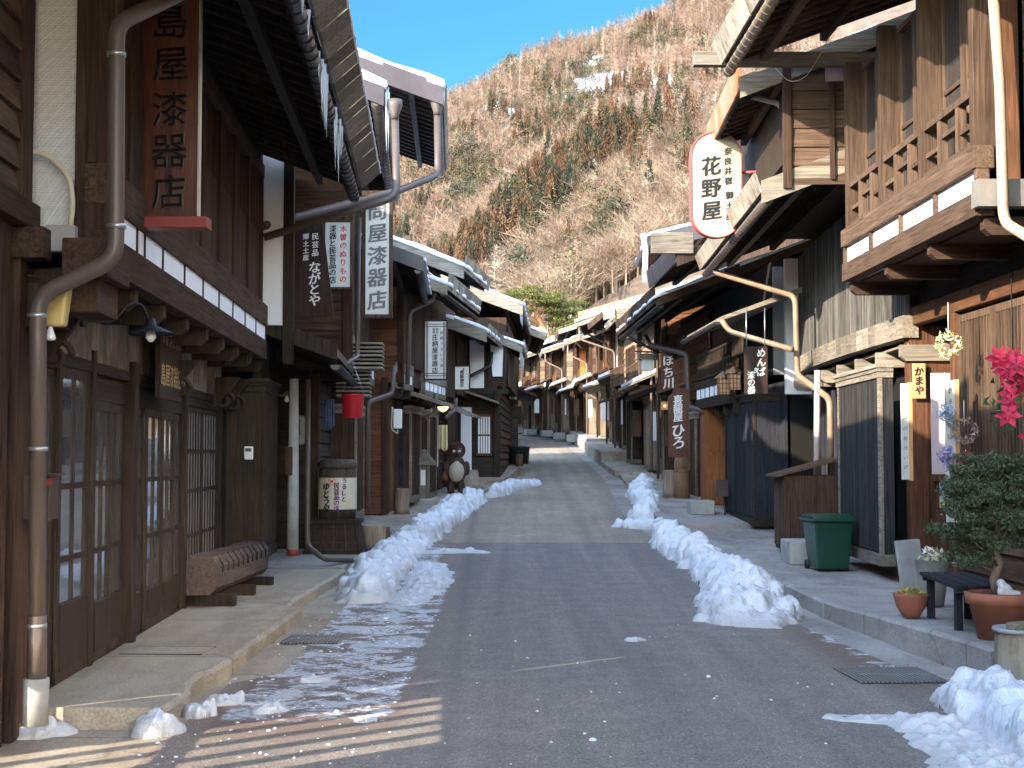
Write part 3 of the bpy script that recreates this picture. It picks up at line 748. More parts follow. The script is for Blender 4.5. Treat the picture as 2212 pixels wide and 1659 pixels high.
# ---- another beyond the frame behind the camera: it only shades the street
h = H('town_house', 'low dark wooden house behind the viewpoint on the left', 'L', -2.3, -8.5, -.03, 0, 9)
h.body(wd('brown'), 2.9, 6, 4.6, .45); h.boards_v('board_wall', 0, 9, .0, .1, 2.75, wd('brown'), .2); h.roof(.9, 5.0, .36, barge=False)

# ---- L1 the lacquerware shop with glazed lattice doors
L1 = h = H('shop_house', 'long dark lattice-fronted shop house carrying the tall red-brown sign', 'L', -2.93, 8.2, -.055, 0, 7.95)
bk = wd('black'); bkx = wd('black', 'x'); br = wd('brown'); brx = wd('brown', 'x')
h.body(void, 2.78, 6.5, 4.9, .46)
def mk_stained():
    m, nt, b = nm('stained_board'); v, _ = coords(nt, (1, 1, .25)); v1, _ = coords(nt)
    n = noi(nt, v, 9, 8, .7, .5); n2 = noi(nt, v1, 1.6, 4, .6)
    c = ramp(nt, n, [(.35, (.035,.028,.022)), (.62, (.34,.28,.21))]); c = mixc(nt, ramp(nt, n2, [(.4, (0,0,0)), (.7, (.8,.8,.8))]), c, (.04,.032,.028))
    nt.links.new(c, b.inputs['Base Color']); b.inputs['Roughness'].default_value = .7; return m
stained = mk_stained()
h.post('stained_lintel', [(.05, 7.8, -.03, .05, 2.27, 2.78)], stained)
h.post('corner_post', [(0, .14, -.05, .09, .05, 2.8)], br); 
for u, wd_ in ((1.74, .1), (2.98, .16), (5.5, .12), (7.72, .12)):
    h.post('post', [(u, u+wd_, -.04, .07 if wd_ < .15 else .1, .05, 2.35)], bk)
h.post('lintel', [(.14, 7.8, -.04, .06, 2.19, 2.27), (1.85, 5.5, -.03, .03, 2.0, 2.16), (5.62, 7.72, -.03, .045, 2.1, 2.19)], bkx)
h.post('transom_board', [(1.86, 2.96, -.02, .012, 2.07, 2.19), (3.16, 5.48, -.02, .014, 2.06, 2.19)], brx)
h.post('sill', [(0, 7.9, -.04, .05, .05, .13)], bkx)
door_glass = mk_glass('door_glass', .03, (.1,.1,.1), 1.0); MC['door_glass'].node_tree.nodes['Principled BSDF'].inputs['IOR'].default_value = 2.6
def leaf(u0, u1, v, w1, sp=.27, kick=.42, rails=(.92, 1.4)):
    h.window(u0, u1, v, .13, w1, bk, door_glass, sp, .022, rails, 'sliding_door', .07, kick)
leaf(.14, .95, .0, 2.19, .3); leaf(.92, 1.74, .03, 2.19, .3, .5)
leaf(1.85, 2.43, .03, 2.0); leaf(2.4, 2.98, .0, 2.0)
leaf(3.14, 3.74, .0, 2.0, .25, .34); leaf(3.7, 4.4, .03, 2.0, .25, .34); leaf(4.4, 5.0, .03, 2.0, .25, .34); leaf(4.96, 5.5, .0, 2.0, .25, .34)
pale = plain('paper_screen', (.24,.24,.23), .9, var=.08, sc=2)
for a, b_ in ((5.62, 6.7), (6.7, 7.72)): h.window(a, b_, .01, .42, 2.1, bk, pale, .17, .035, (.8, 1.25, 1.65), 'lattice_window', .06)
h.post('skirting', [(5.62, 7.72, -.03, .02, .13, .42)], bkx)
h.joists(.1, 7.85, -.03, .5, 2.56, 2.7, bk)
h.band(.0, 7.85, .54, 2.92, 3.08, brx, 9, .22, .24)
# upper storey: posts, board panels and slatted openings
um = h.mb(); pm = h.mb(); sm_ = h.mb()
us = [0, .95, 1.9, 2.85, 3.8, 4.75, 5.7, 6.75, 7.85]
for i, (a, b_) in enumerate(zip(us, us[1:])):
    um.box(a-.05, a+.06, .44, .492, 3.32, 4.95)
    n = 7
    for q in range(n):
        x0 = a+.06+(b_-a-.11)*q/n; x1 = a+.06+(b_-a-.11)*(q+1)/n-.006
        pm.box(x0, x1, .42, .465, 3.32, 4.95 if i < 2 else 4.15)
    if i >= 2: h.bars(sm_, a+.08, b_-.07, .44, 4.15, 4.75, .075, .022, .03, (4.17, 4.73))
um.box(7.79, 7.9, .44, .492, 3.32, 4.95); um.box(0, 7.9, .43, .51, 4.8, 4.95)
h.put('upper_posts', um, br, bevel=.006); h.put('upper_panels', pm, br); h.put('slatted_openings', sm_, br)
# the white plaster wing wall at the near end and its brown posts
m = h.mb(); m.box(.02, .1, -.1, .36, 2.86, 6.0); h.put('white_wing_wall', m, plaster)
h.post('wing_posts', [(-.03, .12, .36, .6, 2.86, 6.0)], br)
h.post('beam_end', [(-.28, .3, .36, .62, 2.62, 2.84), (-.2, .3, .28, .55, 2.42, 2.62)], brx)
h.post('carved_bracket', [(.0, .25, -.05, .3, 2.35, 2.62)], bk)
# the eave of L1
r_ = h.roof(1.6, 4.72, .36, -6, 7.9, vr=-2.4, fas=wd('grey'), fh=.15, ftilt=.2, snowt=.05, sn=(-6, 7.9, 1.5, -2.4), gut=pipe_dk, barge=False, soff=bk, raf=.33, gd=.08, fseg=.36)
m = h.mb(); m.tube([(-6+.12*i, 1.83+.01*mnoise.noise(Vector((i*.7, 0, 0))), 4.89) for i in range(117)], .02, 6, True, [.016+.012*abs(mnoise.noise(Vector((i*.4, 3, 0)))) for i in range(117)]); h.put('roof_snow', m, snow, r_)
h.icicles(r_, 2.2, 2.9, 1.6, 4.64, 6, .2, .6); h.icicles(r_, 3.9, 4.9, 1.6, 4.64, 9, .15, .65); h.icicles(r_, .2, 1.4, 1.6, 4.64, 5, .05, .2)
# far plaster strip closing the end
m = h.mb(); m.box(7.82, 7.9, .0, .5, 3.3, 4.9); h.put('end_wall', m, br)
# carved scroll brackets under the jetty
def scroll(h, u, v, w, s=1.0):
    m = h.mb(); pts = []
    for i in range(22):
        t = i/21*2.3*pi; r = .12*s*(1-.36*t/pi*.8); pts.append((u, v+r*cos(t), w+r*sin(t)))
    m.tube(pts, .024*s, 6); m.prism_u([(v-.1*s, w+.28*s), (v+.2*s, w+.28*s), (v+.05*s, w+.08*s), (v-.12*s, w-.1*s)], u-.03, u+.03)
    h.put('scroll_bracket', m, bk)
for u in (.2, 4.3, 7.0, 7.8): scroll(h, u, .2, 2.2, .9)
# the big brown downpipe at the near corner
a = P(395, -18, 8.3); b = P(252, 52, 7.75); c = P(250, 560, 7.75); d = P(82, 640, 7.75); e = P(80, 1450, 7.75)
o = h.pipe([a, b, c, d, e], pipe_br, .047, bend_r=.1)
e2 = P(78, 1560, 7.75); inv = h.root_matrix().inverted()
m = MB(); m.tube([inv @ P(80, 1330, 7.75), inv @ P(80, 1470, 7.75)], .052, 16); m.build('pipe_sleeve', pipe_br, o)
m = MB(); m.tube([inv @ P(78, 1465, 7.75), inv @ P(76, 1566, 7.75)], .07, 18); m.build('concrete_collar', conc_w, o)
for (x, y) in ((252, 118), (252, 489), (80, 682), (82, 970), (80, 1352)):
    yy = 7.75; p = inv @ P(x, y, yy); m = MB(); m.tube([p-Vector((0,0,.012)), p+Vector((0,0,.012))], .053, 16); m.build('pipe_clip', steel, o)

# ---- L2 the recessed house with barrel and red bucket
L2 = h = H('town_house', 'dark recessed house behind the painted barrel, under the first snowy roof', 'L', -3.25, 16.2, -.06, .16, 4.2)
h.body(void, 2.7, 6, 5.3, .1)
h.shutter_box(.05, 1.35, -.1, .38, .28, 2.32, wd('black'), wd('black', 'x'), bw=.06)
h.post('post', [(2.0, 2.12, 0, .1, 0, 2.6), (3.1, 3.2, 0, .1, 0, 2.6), (4.05, 4.2, 0, .12, 0, 5.4), (1.4, 1.52, .0, .08, 0, 2.6)], br)
h.boards_h('board_wall', 1.5, 3.1, .0, .1, 2.5, wd('black', 'x'), .19)
h.window(3.2, 4.05, -.02, .05, 2.0, bk, glass, .12, .03, (.9, 1.4), 'entrance_door')
m = h.mb(); m.box(-.02, .06, .3, .6, 2.95, 5.4); h.put('white_end_wall', m, plaster)
h.post('end_post', [(-.04, .1, .6, .72, 2.5, 5.4)], bk)
h.boards_h('upper_boards', .1, 4.1, .3, 2.95, 5.5, wd('brown', 'x'), .24)
m = h.mb(); m.prism_u([(1.2, 2.62), (1.2, 2.72), (-.1, 3.22), (-.1, 3.12)], .1, 4.1); po = h.put('pent_roof', m, tin)
m = h.mb(); m.prism_u([(1.22, 2.55), (1.22, 2.74), (-.1, 3.25), (-.1, 3.03)], .05, .1); h.put('bargeboard', m, bk, po)
m = h.mb()
for i in range(13): m.prism_u([(1.15, 2.57), (1.15, 2.63), (-.1, 3.12), (-.1, 3.06)], .2+i*.3, .25+i*.3)
h.put('rafters', m, bk, po); h.gutter(po, .1, 4.1, 1.2, 2.5, pipe_dk)
m = h.mb(); m.prism_v([(.5, 2.3), (.5, 2.6), (1.3, 2.9), (1.3, 2.4)], .2, .3); h.put('bracket', m, bk)
RA = h.roof(1.72, 5.72, .4, .1, 7.2, vr=-2.6, skin=tinr, fas=tinr, fh=.08, snowt=.17, gut=pipe_br, bmat=tinr, bh=.26, gd=.05, fseg=1.2)
gp = P(855, 240, 16.3)
h.pipe([P(853, 238, 16.5), P(857, 425, 16.3), P(570, 513, 16.1)], pipe_br, .045, bend_r=.14)
m = MB(); inv = h.root_matrix().inverted(); q = inv @ P(853, 232, 16.45); m.lathe([(.085, .09), (.09, .02), (.05, -.09), (.045, -.14)], q, 16); m.build('rain_head', pipe_br, RA)
h.icicles(RA, .1, .5, 1.78, 5.78, 9, .2, .75)

# ---- L3 projecting boarded house with the tall white sign
L3 = h = H('town_house', 'projecting brown boarded house with tall white sign at its corner', 'L', -2.90, 20.4, -.04, .3, 6.2)
h.body(br, 2.6, 6, 6.4, .52)
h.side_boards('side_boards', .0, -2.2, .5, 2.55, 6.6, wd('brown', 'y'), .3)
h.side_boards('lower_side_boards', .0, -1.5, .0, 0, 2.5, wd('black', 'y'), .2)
h.post('corner_post', [(-.06, .1, .44, .58, 2.4, 6.6), (-.04, .12, -.05, .1, 0, 2.5)], br)
h.shutter_box(3.0, 4.9, .0, .42, .25, 2.15, wd('brown'), wd('grey', 'x'), bw=.05)
h.boards_h('board_wall', .2, 2.9, .0, .1, 2.5, wd('black', 'x'), .2)
h.boards_v('upper_boards', .1, 6.1, .5, 2.9, 5.6, wd('brown'), .14)
h.band(.1, 6.1, .54, 2.72, 2.9, wd('grey', 'x'), 8)
h.joists(.1, 6.1, 0, .5, 2.4, 2.6, bk)
RB = h.roof(1.86, 6.66, .36, .0, 5.6, vr=-3, skin=tinr, fas=wd('grey'), fh=.1, snowt=.2, gut=pipe_br, bmat=tinr, bh=.3, fseg=1.2)
h.pipe([P(944, 232, 20.6), P(946, 378, 20.4), P(866, 410, 19.6), P(570, 488, 16.15)], pipe_br, .05, bend_r=.16)
inv = h.root_matrix().inverted(); m = MB(); m.lathe([(.1, .1), (.1, .02), (.055, -.12), (.05, -.16)], inv @ P(944, 225, 20.55), 16); m.build('rain_head', pipe_br, RB)
h.icicles(RB, .0, .3, 1.9, 6.7, 5, .1, .3)
h.pipe([P(775, 470, 19.9), P(772, 770, 19.8), P(735, 795, 18.4)], pipe_br, .035)
R3 = h.roof(1.55, 4.3, .38, 1.4, 6.0, vr=.5, skin=tin, fas=None, snowt=.07, gut=pipe_dk, bmat=tin, back=False, bh=.22, name='pent_roof')
# slatted ends of stacked boards under the pent roof
for k, (a, b_) in enumerate(((1.0, 2.95), (.8, 2.55))):
    m = h.mb()
    for i in range(7): m.box(.3+k*.2, .9+k*.2, .3, a-.0, b_-i*.06, b_-i*.06+.03)
    h.put('board_ends', m, wd('grey', 'y'))
h.pipe([P(850, 790, 23.0), P(848, 850, 23.0), P(795, 868, 22.4), P(794, 1100, 22.4)], pipe_br, .04)
h.pipe([P(665, 820, 18.2), P(664, 1180, 18.2), P(700, 1208, 18.0), P(760, 1210, 18.6)], pipe_br, .035)

# ---- L4 tea-brown fronts, the animal statue in front of them
L4 = h = H('shop_house', 'weathered shop house with yellow cloth and wooden animal statue before it', 'L', -2.48, 26.8, .105, .5, 7.6)
h.body(br, 2.5, 6, 4.6, .35)
h.side_boards('side_boards', .0, -.9, .06, 0, 2.5, wd('red', 'y'), .5)
h.side_boards('upper_side_boards', .0, -1.6, .35, 2.5, 4.8, wd('red', 'y'), .25)
h.post('corner_post', [(-.05, .13, .0, .12, 0, 2.6), (-.04, .12, .3, .42, 2.4, 4.7), (1.1, 1.22, 0, .1, 0, 2.5), (2.2, 2.32, 0, .1, 0, 2.5), (3.6, 3.74, 0, .1, 0, 2.5), (5.0, 5.12, 0, .1, 0, 2.5)], br)
h.boards_v('board_wall', .15, 1.1, .0, 0, 2.4, wd('red'), .3)
h.post('tiled_corner', [(1.25, 1.6, 0, .12, i*.17, i*.17+.16) for i in range(13)], wd('char', 'x'))
h.shutter_box(1.7, 2.9, .0, .25, .2, 2.1, wd('brown'), wd('grey', 'x'), bw=.05)
h.shutter_box(3.9, 5.0, .0, .25, .2, 2.1, wd('brown'), wd('grey', 'x'), bw=.05)
m = h.mb(); m.box(5.35, 6.4, .0, .08, .85, 2.25); h.put('white_panel', m, plaster)
h.boards_h('low_boards', 5.2, 7.5, .0, .0, .85, wd('black', 'x'), .16)
h.window(6.6, 7.4, .02, .95, 1.95, wd('red'), plasterb, .1, .035, (1.5,), 'lattice_window')
h.band(2.6, 5.4, .4, 2.48, 2.66, wd('grey', 'x'), 5)
h.band(-.0, 1.2, .38, 2.5, 2.68, wd('grey', 'x'), 3)
h.joists(.1, 5.4, 0, .38, 2.2, 2.38, bk)
h.boards_v('upper_boards', .1, 5.4, .36, 2.85, 4.3, wd('brown'), .14)
m = h.mb(); m.prism_u([(1.0, 2.1), (1.0, 2.16), (0, 2.5), (0, 2.42)], 1.0, 2.6); h.put('small_pent_roof', m, wd('grey', 'y'))
h.roof(1.25, 4.28, .38, -.15, 4.6, vr=-3, skin=wd('grey', 'y'), fas=wd('grey'), fh=.28, snowt=.13, gut=pipe_dk, bmat=wd('grey', 'y'), bh=.24, fseg=.3)
h.pipe([P(938, 622, 26.9), P(936, 648, 26.9), P(885, 672, 26.2), P(880, 830, 26.2)], pipe_br, .045)
h.pipe([P(940, 850, 28), P(940, 895, 28), P(912, 905, 28)], pipe_br, .045)
h.pipe([P(985, 860, 30.5), P(984, 885, 30.5), P(962, 902, 30)], pipe_br, .04)
m = h.mb()
for i in range(14): m.prism_u([(.95, 2.0+.0), (.95, 2.05), (-.05, 2.5), (-.05, 2.44)], 4.9+i*.19, 5.06+i*.19)
h.put('bark_pent_roof', m, wd('grey', 'y'))

# ---- L4b the higher roof behind
h = H('town_house', 'house with high snow-edged roof just behind the sign of small black grid', 'L', -2.2, 29.6, .12, .55, 4.2)
h.body(br, 4.2, 6, 5.2, .1)
h.side_boards('side_boards', .0, -2.5, .1, 3.5, 5.6, wd('red', 'y'), .25)
h.roof(1.2, 4.95, .4, -.2, 3.6, vr=-3, skin=tinr, fas=wd('grey'), fh=.28, snowt=.16, bmat=wd('grey', 'y'), bh=.3, fseg=.3)

# ---- the tail of L4: a low eave over its far end
h = H('town_house', 'plain dark house tail with low snowy eave before the half-timbered gable', 'L', -1.62, 34.5, .09, .72, 2.1)
h.body(br, 2.5, 6, 4.0, .25); h.boards_v('board_wall', .1, 2.0, .0, 0, 2.4, wd('brown'), .2); h.boards_v('upper_boards', .1, 2.0, .25, 2.4, 3.8, wd('brown'), .15)
h.roof(1.15, 3.72, .37, -1.6, 2.0, vr=-3, skin=wd('grey', 'y'), fas=wd('grey'), fh=.26, snowt=.14, bmat=wd('grey', 'y'), bh=.28, fseg=.28)
# ---- L5 black posts and white braced panels
L5 = h = H('town_house', 'half-timbered house with white panels between black braces and icicles', 'L', -.35, 36.7, .035, .92, 7.6)
h.body(br, 2.5, 6, 4.3, .25)
h.side_boards('lower_side_boards', .0, -2.0, .0, 0, 2.4, wd('black', 'y'), .16)
for a_, b_, c_, d_ in ((-.98, -.70, .25, 1.95), (-1.45, -.9, 2.5, 3.75), (-.75, -.38, 2.45, 3.7), (-.22, .12, 2.75, 3.6)):
    m = h.mb(); m.box(-.055, -.035, a_, b_, c_, d_); h.put('white_panel', m, plaster)
for v0, v1, a_ in ((-1.5, -1.42, 0), (-.86, -.76, .08), (-.36, -.24, -.12), (.14, .25, .05)):
    m = h.mb(); m.hexa([(-.09, v0-a_, 2.3), (-.036, v0-a_, 2.3), (-.036, v1-a_, 2.3), (-.09, v1-a_, 2.3), (-.09, v0, 3.9), (-.036, v0, 3.9), (-.036, v1, 3.9), (-.09, v1, 3.9)]); h.put('black_brace', m, bk)
m = h.mb(); m.box(-.1, -.036, -1.6, .26, 2.3, 2.42); h.put('tie_beam', m, bk)
m = h.mb(); m.box(-.06, -.03, -.55, -.2, .75, 1.7); o = h.put('lattice_window', m, plasterb); m = h.mb()
for q in range(6): m.box(-.075, -.06, -.55+q*.066, -.53+q*.066, .75, 1.7)
m.box(-.08, -.06, -.58, -.17, 1.7, 1.76); m.box(-.08, -.06, -.58, -.17, .69, .75); m.box(-.078, -.06, -.55, -.2, 1.2, 1.24); h.put('window_bars', m, wd('red'), o)
h.post('corner_post', [(-.12, .1, -.13, .05, 0, 2.4)], bk, .02)
h.boards_h('board_wall', .1, 7.5, .02, 0, 2.4, wd('brown', 'x'), .2)
h.boards_v('upper_boards', .1, 7.5, .25, 2.5, 4.1, wd('brown'), .15)
m = h.mb()
for i in range(9): m.prism_u([(.02, 2.02), (.02, 2.07), (-1.2, 2.5), (-1.2, 2.44)], -.75+i*.08, -.68+i*.08)
h.put('bark_pent_roof', m, wd('grey', 'y'))
RR = h.roof(.62, 4.5, .37, -.6, 7.7, vr=-3, skin=wd('grey', 'y'), fas=wd('grey'), fh=.22, snowt=.17, bmat=wd('grey', 'y'), bh=.3, fseg=.3)
R5 = h.roof(.6, 3.5, .4, -.2, 4.0, vr=-1.2, skin=wd('grey', 'y'), fas=wd('grey'), fh=.2, snowt=.12, bmat=wd('grey', 'y'), bh=.24, fseg=.24, back=False, name='lower_roof')
h.icicles(R5, -.2, 3.6, .56, 3.5, 60, .15, .6); h.icicles(RR, -.5, 2.0, .58, 4.5, 26, .1, .4)
h.pipe([P(1063, 760, 36.4), P(1060, 790, 36.4), P(1010, 815, 36)], pipe_dk, .045)
# ---- L6 and beyond
for (x, y, sl, L, ev, ew, lab) in ((-.1, 44.6, -.01, 7.6, 1.15, 4.15, 'low house with snowy grey eave beyond the icicles'), (-.75, 62.6, -.01, 10, 1.0, 3.9, 'dark house with low eave beyond the strip of sunlit road'), (-1.1, 73, -.03, 9, 1.2, 3.9, 'last house on the left, mostly hidden')):
    h = H('town_house', lab, 'L', x, y, sl, zr(y)+.12, L)
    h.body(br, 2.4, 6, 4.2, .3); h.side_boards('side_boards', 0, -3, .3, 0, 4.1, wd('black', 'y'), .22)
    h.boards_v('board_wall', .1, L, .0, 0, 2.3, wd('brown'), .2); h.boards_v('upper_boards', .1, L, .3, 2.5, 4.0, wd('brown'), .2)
    m = h.mb(); m.prism_u([(.9, 2.2), (.9, 2.27), (0, 2.65), (0, 2.58)], -.2, L); h.put('pent_roof', m, wd('brown', 'y'))
    h.roof(ev, ew, .36, -.3, L, vr=-3, skin=wd('grey', 'y'), fas=wd('grey'), fh=.2, snowt=.15, bmat=wd('grey', 'y'), bh=.26)

# ================================================================ RIGHT SIDE
gy = wd('grey'); gyx = wd('grey', 'x'); gyy = wd('grey', 'y'); tn = wd('tan'); tnx = wd('tan', 'x'); tny = wd('tan', 'y'); rd = wd('red'); rdx = wd('red', 'x')
ch = wd('char'); chx = wd('char', 'x')
def mk_streak(name, base, str_, sc=(1, 1, .12)):
    m, nt, b = nm(name); v, _ = coords(nt, (5, 5, .6)); v1, ri = coords(nt, (1,1,1), 9.0)
    n = noi(nt, v, 3, 7, .7, 1.0); n2 = noi(nt, v1, 2.2, 5, .65)
    c = ramp(nt, n, [(.38, base), (.6, str_)]); c = mixc(nt, ramp(nt, n2, [(.42, (0,0,0)), (.62, (1,1,1))]), c, base)
    nt.links.new(c, b.inputs['Base Color']); b.inputs['Roughness'].default_value = .6; return m
streak = mk_streak('streaked_tin', (.36,.325,.26), (.12,.075,.045)); rustp = mk_streak('rusted_plates', (.42,.13,.04), (.3,.27,.23))
# R0 beyond the frame on the right: its windows throw the warm glints on the road
gl2 = mk_glass('old_window_glass', .18, (.8,.72,.6), 1.0); MC['old_window_glass'].node_tree.nodes['Principled BSDF'].inputs['Metallic'].default_value = 1.0
h = H('town_house', 'house just outside the right edge with glazed upper storey', 'R', 4.65, -6, -.01, 0, 16.2)
h.body(wd('brown'), 2.9, 6, 6.2, .6)
m = h.mb(); m.box(0, 16.1, -.1, .58, 0, 2.9); h.put('shop_front', m, wd('brown')); h.boards_v('board_wall', 0, 16.1, .59, .1, 1.85, wd('brown'), .2)
for i in range(11):
    h.window(.2+i*1.45, 1.5+i*1.45, .62, 1.9, 2.85, wd('brown'), gl2, .62, .04, (), fw=.04)
    h.window(.3+i*1.45, 1.5+i*1.45, .62, 3.3, 4.9, wd('brown'), gl2, .6, .04, (4.0,))
h.roof(2.1, 6.1, .36, fas=streak, barge=False)

# ---- R1 the house with the glazed bay
R1 = h = H('shop_house', 'tan timber house with glazed bay window and slatted doors above the potted tree', 'R', 4.60, 10.4, -.013, .2, 5.55)
m = h.mb(); m.box(.02, 3.95, -6, -.04, -.3, 3.35); m.box(3.951, 5.53, -6, -.56, -.3, 3.35); m.box(.02, 5.53, -6, .25, 3.351, 5.9); h.put('wall', m, void)
Z = .2
h.post('door_head', [(0, 5.6, -.06, .06, 2.86, 3.06)], rdx)
h.post('upper_head', [(0, 5.6, -.08, .0, 3.06, 3.4)], bkx)
h.post('post', [(5.3, 5.5, -.14, .09, 0, 2.86), (3.86, 3.98, -.1, .07, 0, 2.86)], rd, .01)
U = lambda Y: Y-10.4
um = .78
# bay
h.band(U(11.4), U(15.72), .78, 3.55, 3.74, tnx, 4, .2, .19, .03)
h.joists(U(11.45), U(15.7), .0, .74, 3.2, 3.34, wd('brown', 'y'), 1.4, .1)
h.post('bay_post', [(U(Y)-.05, U(Y)+.06, .62, .8, 3.93, 5.8) for Y in (15.6, 14.25, 12.9, 11.48)], tn, .006)
for a, b_ in ((11.54, 12.2), (12.2, 12.85), (12.96, 13.6), (13.6, 14.2), (14.31, 14.95), (14.95, 15.55)):
    h.window(U(a), U(b_), .58, 3.93, 5.75, tn, glass, .65, .02, (4.72,), 'bay_window', .05, .1)
for a, b_ in ((11.55, 12.84), (12.97, 14.19), (14.32, 15.54)):
    m = h.mb(); ua, ub = U(a), U(b_); m.box(ua, ub, .7, .78, 4.38, 4.44); m.box(ua, ub, .7, .78, 3.94, 3.99)
    for q in (.3, .68): x = ua+(ub-ua)*q; m.box(x-.035, x+.035, .7, .775, 3.99, 4.38)
    m.box(ua, ua+(ub-ua)*.3, .715, .76, 4.13, 4.17); m.box(ua+(ub-ua)*.35, ua+(ub-ua)*.66, .715, .76, 4.21, 4.25); m.box(ua+(ub-ua)*.7, ub, .715, .76, 4.13, 4.17)
    h.put('bay_balustrade', m, tn)
m = h.mb(); m.box(U(11.36), U(11.42), .45, .62, 3.5, 5.8); h.put('bay_side_post', m, rd)
h.side_boards('side_boards', U(11.35), -1.2, .42, 3.3, 5.9, tny, .27)
m = h.mb(); m.box(U(11.2), U(11.35), .42, .86, 3.4, 3.62); h.put('beam_cap', m, plain('tin_cap', (.3,.28,.25), .4, .4))
# tall slatted doors, ground floor
for a, b_ in ((1.0, 1.9), (1.9, 2.85), (2.85, 3.84)):
    m = h.mb(); h.frame(m, a, b_, -.02, .5, 2.82, .07, .05); h.bars(m, a+.07, b_-.07, -.01, .57, 2.76, .085, .034, .035, (1.15, 1.2, 2.0, 2.05))
    o = h.put('slatted_door', m, tn); p = h.mb(); p.box(a+.05, b_-.05, -.06, -.03, .52, 2.8); h.put('backing', p, wd('brown'), o)
h.boards_h('low_boards', .2, 3.86, -.02, .03, .5, wd('brown', 'x'), .22)
h.post('side_post', [(1.0-.12, 1.0, -.06, .08, 0, 2.86)], rd)
for q in (2.2, 3.3): h.post('dark_notch', [(q, q+.07, .055, .064, 2.98, 3.05)], bk)
# entrance between the posts: pale screen, dark above
m = h.mb(); m.box(5.2, 5.23, -.5, -.12, 1.2, 2.32); h.put('pale_screen', m, plain('pale_cloth', (.62,.56,.56), .9, var=.05))
m = h.mb(); m.box(3.98, 5.3, -.54, -.5, .0, 2.86); h.put('entrance_wall', m, wood('entrance_red', (.06,.02,.012), (.2,.06,.03), 'x'))
h.post('rail', [(5.17, 5.24, -.5, -.12, 1.12, 1.2), (5.3, 5.36, -.5, -.1, 0, 2.86)], rd)
RO = h.roof(2.1, 5.9, .36, -1.0, 5.6, vr=-2.5, fas=streak, fh=.22, ftilt=.1, gut=pipe_be, barge=False, soff=tny, fseg=.9, gd=.04)
h.post('eave_beam', [(5.5, 5.62, -.2, 2.45, 5.86, 6.02)], gyy)
h.pipe([P(2144, -30, 11.1), P(2160, 190, 11.1), P(2168, 480, 11.1), P(2235, 520, 10.6)], plain('sunny_pipe', (.38,.3,.22), .5), .043, bend_r=.12)

# ---- R2 lattice house with shutter box, wheelie bin in front
R2 = h = H('town_house', 'black slatted house with weathered fascia under the oval sign', 'R', 4.85, 16.1, .03, .2, 7.0)
h.body(void, 2.7, 6, 4.6, .3)
h.shutter_box(-.32, 2.0, .56, .70, .2, 2.42, wood('slat_grey', (.007,.009,.013), (.06,.056,.05), 'z'), gyx, bw=.034)
# curved lattice of the upper storey
m = h.mb(); lg = wood('lattice_grey', (.028,.029,.032), (.2,.188,.165), 'z')  # lighter copy of the slat grey: sunlight put into the colour
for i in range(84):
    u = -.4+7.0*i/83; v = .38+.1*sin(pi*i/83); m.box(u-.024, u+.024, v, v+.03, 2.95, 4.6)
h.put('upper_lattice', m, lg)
m = h.mb(); m.box(-.4, 6.6, .2, .4, 2.95, 4.6); h.put('lattice_backing', m, bk)
m = h.mb()
for i in range(24):
    u0, u1 = -.45+7.1*i/24, -.45+7.1*(i+1)/24; a, b_ = .45+.1*sin(pi*i/24), .45+.1*sin(pi*(i+1)/24)
    m.hexa([(u0, a-.15, 2.72), (u1, b_-.15, 2.72), (u1, b_+.02, 2.72), (u0, a+.02, 2.72), (u0, a-.15, 2.97), (u1, b_-.15, 2.97), (u1, b_+.02, 2.97), (u0, a+.02, 2.97)])
h.put('jetty_beam', m, gyx)
h.joists(-.4, 6.6, -.05, .5, 2.46, 2.64, gyy, 1.2, .1)
m = h.mb(); m.box(6.6, 6.75, .2, .62, 2.4, 4.6); h.put('white_end_wall', m, plaster)
h.boards_v('char_boards', 2.1, 6.9, .1, .25, 2.4, ch, .16)
m = h.mb(); m.box(4.2, 4.45, .13, .145, 1.25, 2.05); h.put('notice_frame', m, plain('notice_paper', (.4,.42,.42), .5, var=.25, sc=4))
# gable boards over the lower roof
m = h.mb(); m.box(.12, 6.5, -3, 1.62, 4.9, 6.1); h.put('gable_wall', m, bk)
h.side_boards('gable_boards', .1, .55, 1.64, 4.55, 6.1, wd('tan', 'y'), .22, split=2)
h.post('gable_post', [(.04, .1, 1.1, 1.16, 4.6, 6.1), (.04, .12, 1.6, 1.7, 4.5, 6.1)], wd('brown'))
m = h.mb(); m.box(.03, .09, .95, 1.2, 5.75, 6.0); h.put('pink_board', m, plain('pink_board', (.3,.2,.2), .8))
h.roof(1.92, 4.5, .38, .12, 7.0, vr=.0, skin=tin, fas=streak, fh=.2, ftilt=.08, gut=pipe_br, bmat=gyy, bh=.26, back=False, name='lower_roof', fseg=1.3, gd=.04)
RU = h.roof(2.16, 5.72, .38, .1, 3.4, vr=-2.5, skin=tin, fas=rustp, fh=.3, bmat=gyy, bh=.24, name='upper_roof', fseg=.55, soff=tny, ftilt=.03)
h.pipe([P(1598, 195, 17.0), P(1612, 205, 17.0), P(1688, 225, 17.0), P(1692, 350, 17.0)], plain('pale_pipe', (.5,.42,.38), .45), .035, bend_r=.08)
h.pipe([P(1543, 560, 22.2), P(1545, 588, 22.2), P(1718, 640, 20.6), P(1722, 810, 20.6), P(1793, 862, 19.4), P(1796, 1135, 19.4)], pipe_be, .045, bend_r=.14)
h.pipe([P(1766, 800, 19.8), P(1764, 1040, 19.8)], plain('pale_pipe', (.5,.42,.38), .45), .045, bend_r=.14)
h.post('post', [(2.6, 2.72, .1, .2, 0, 2.5), (3.4, 3.5, .1, .2, 0, 2.5)], wd('red'))

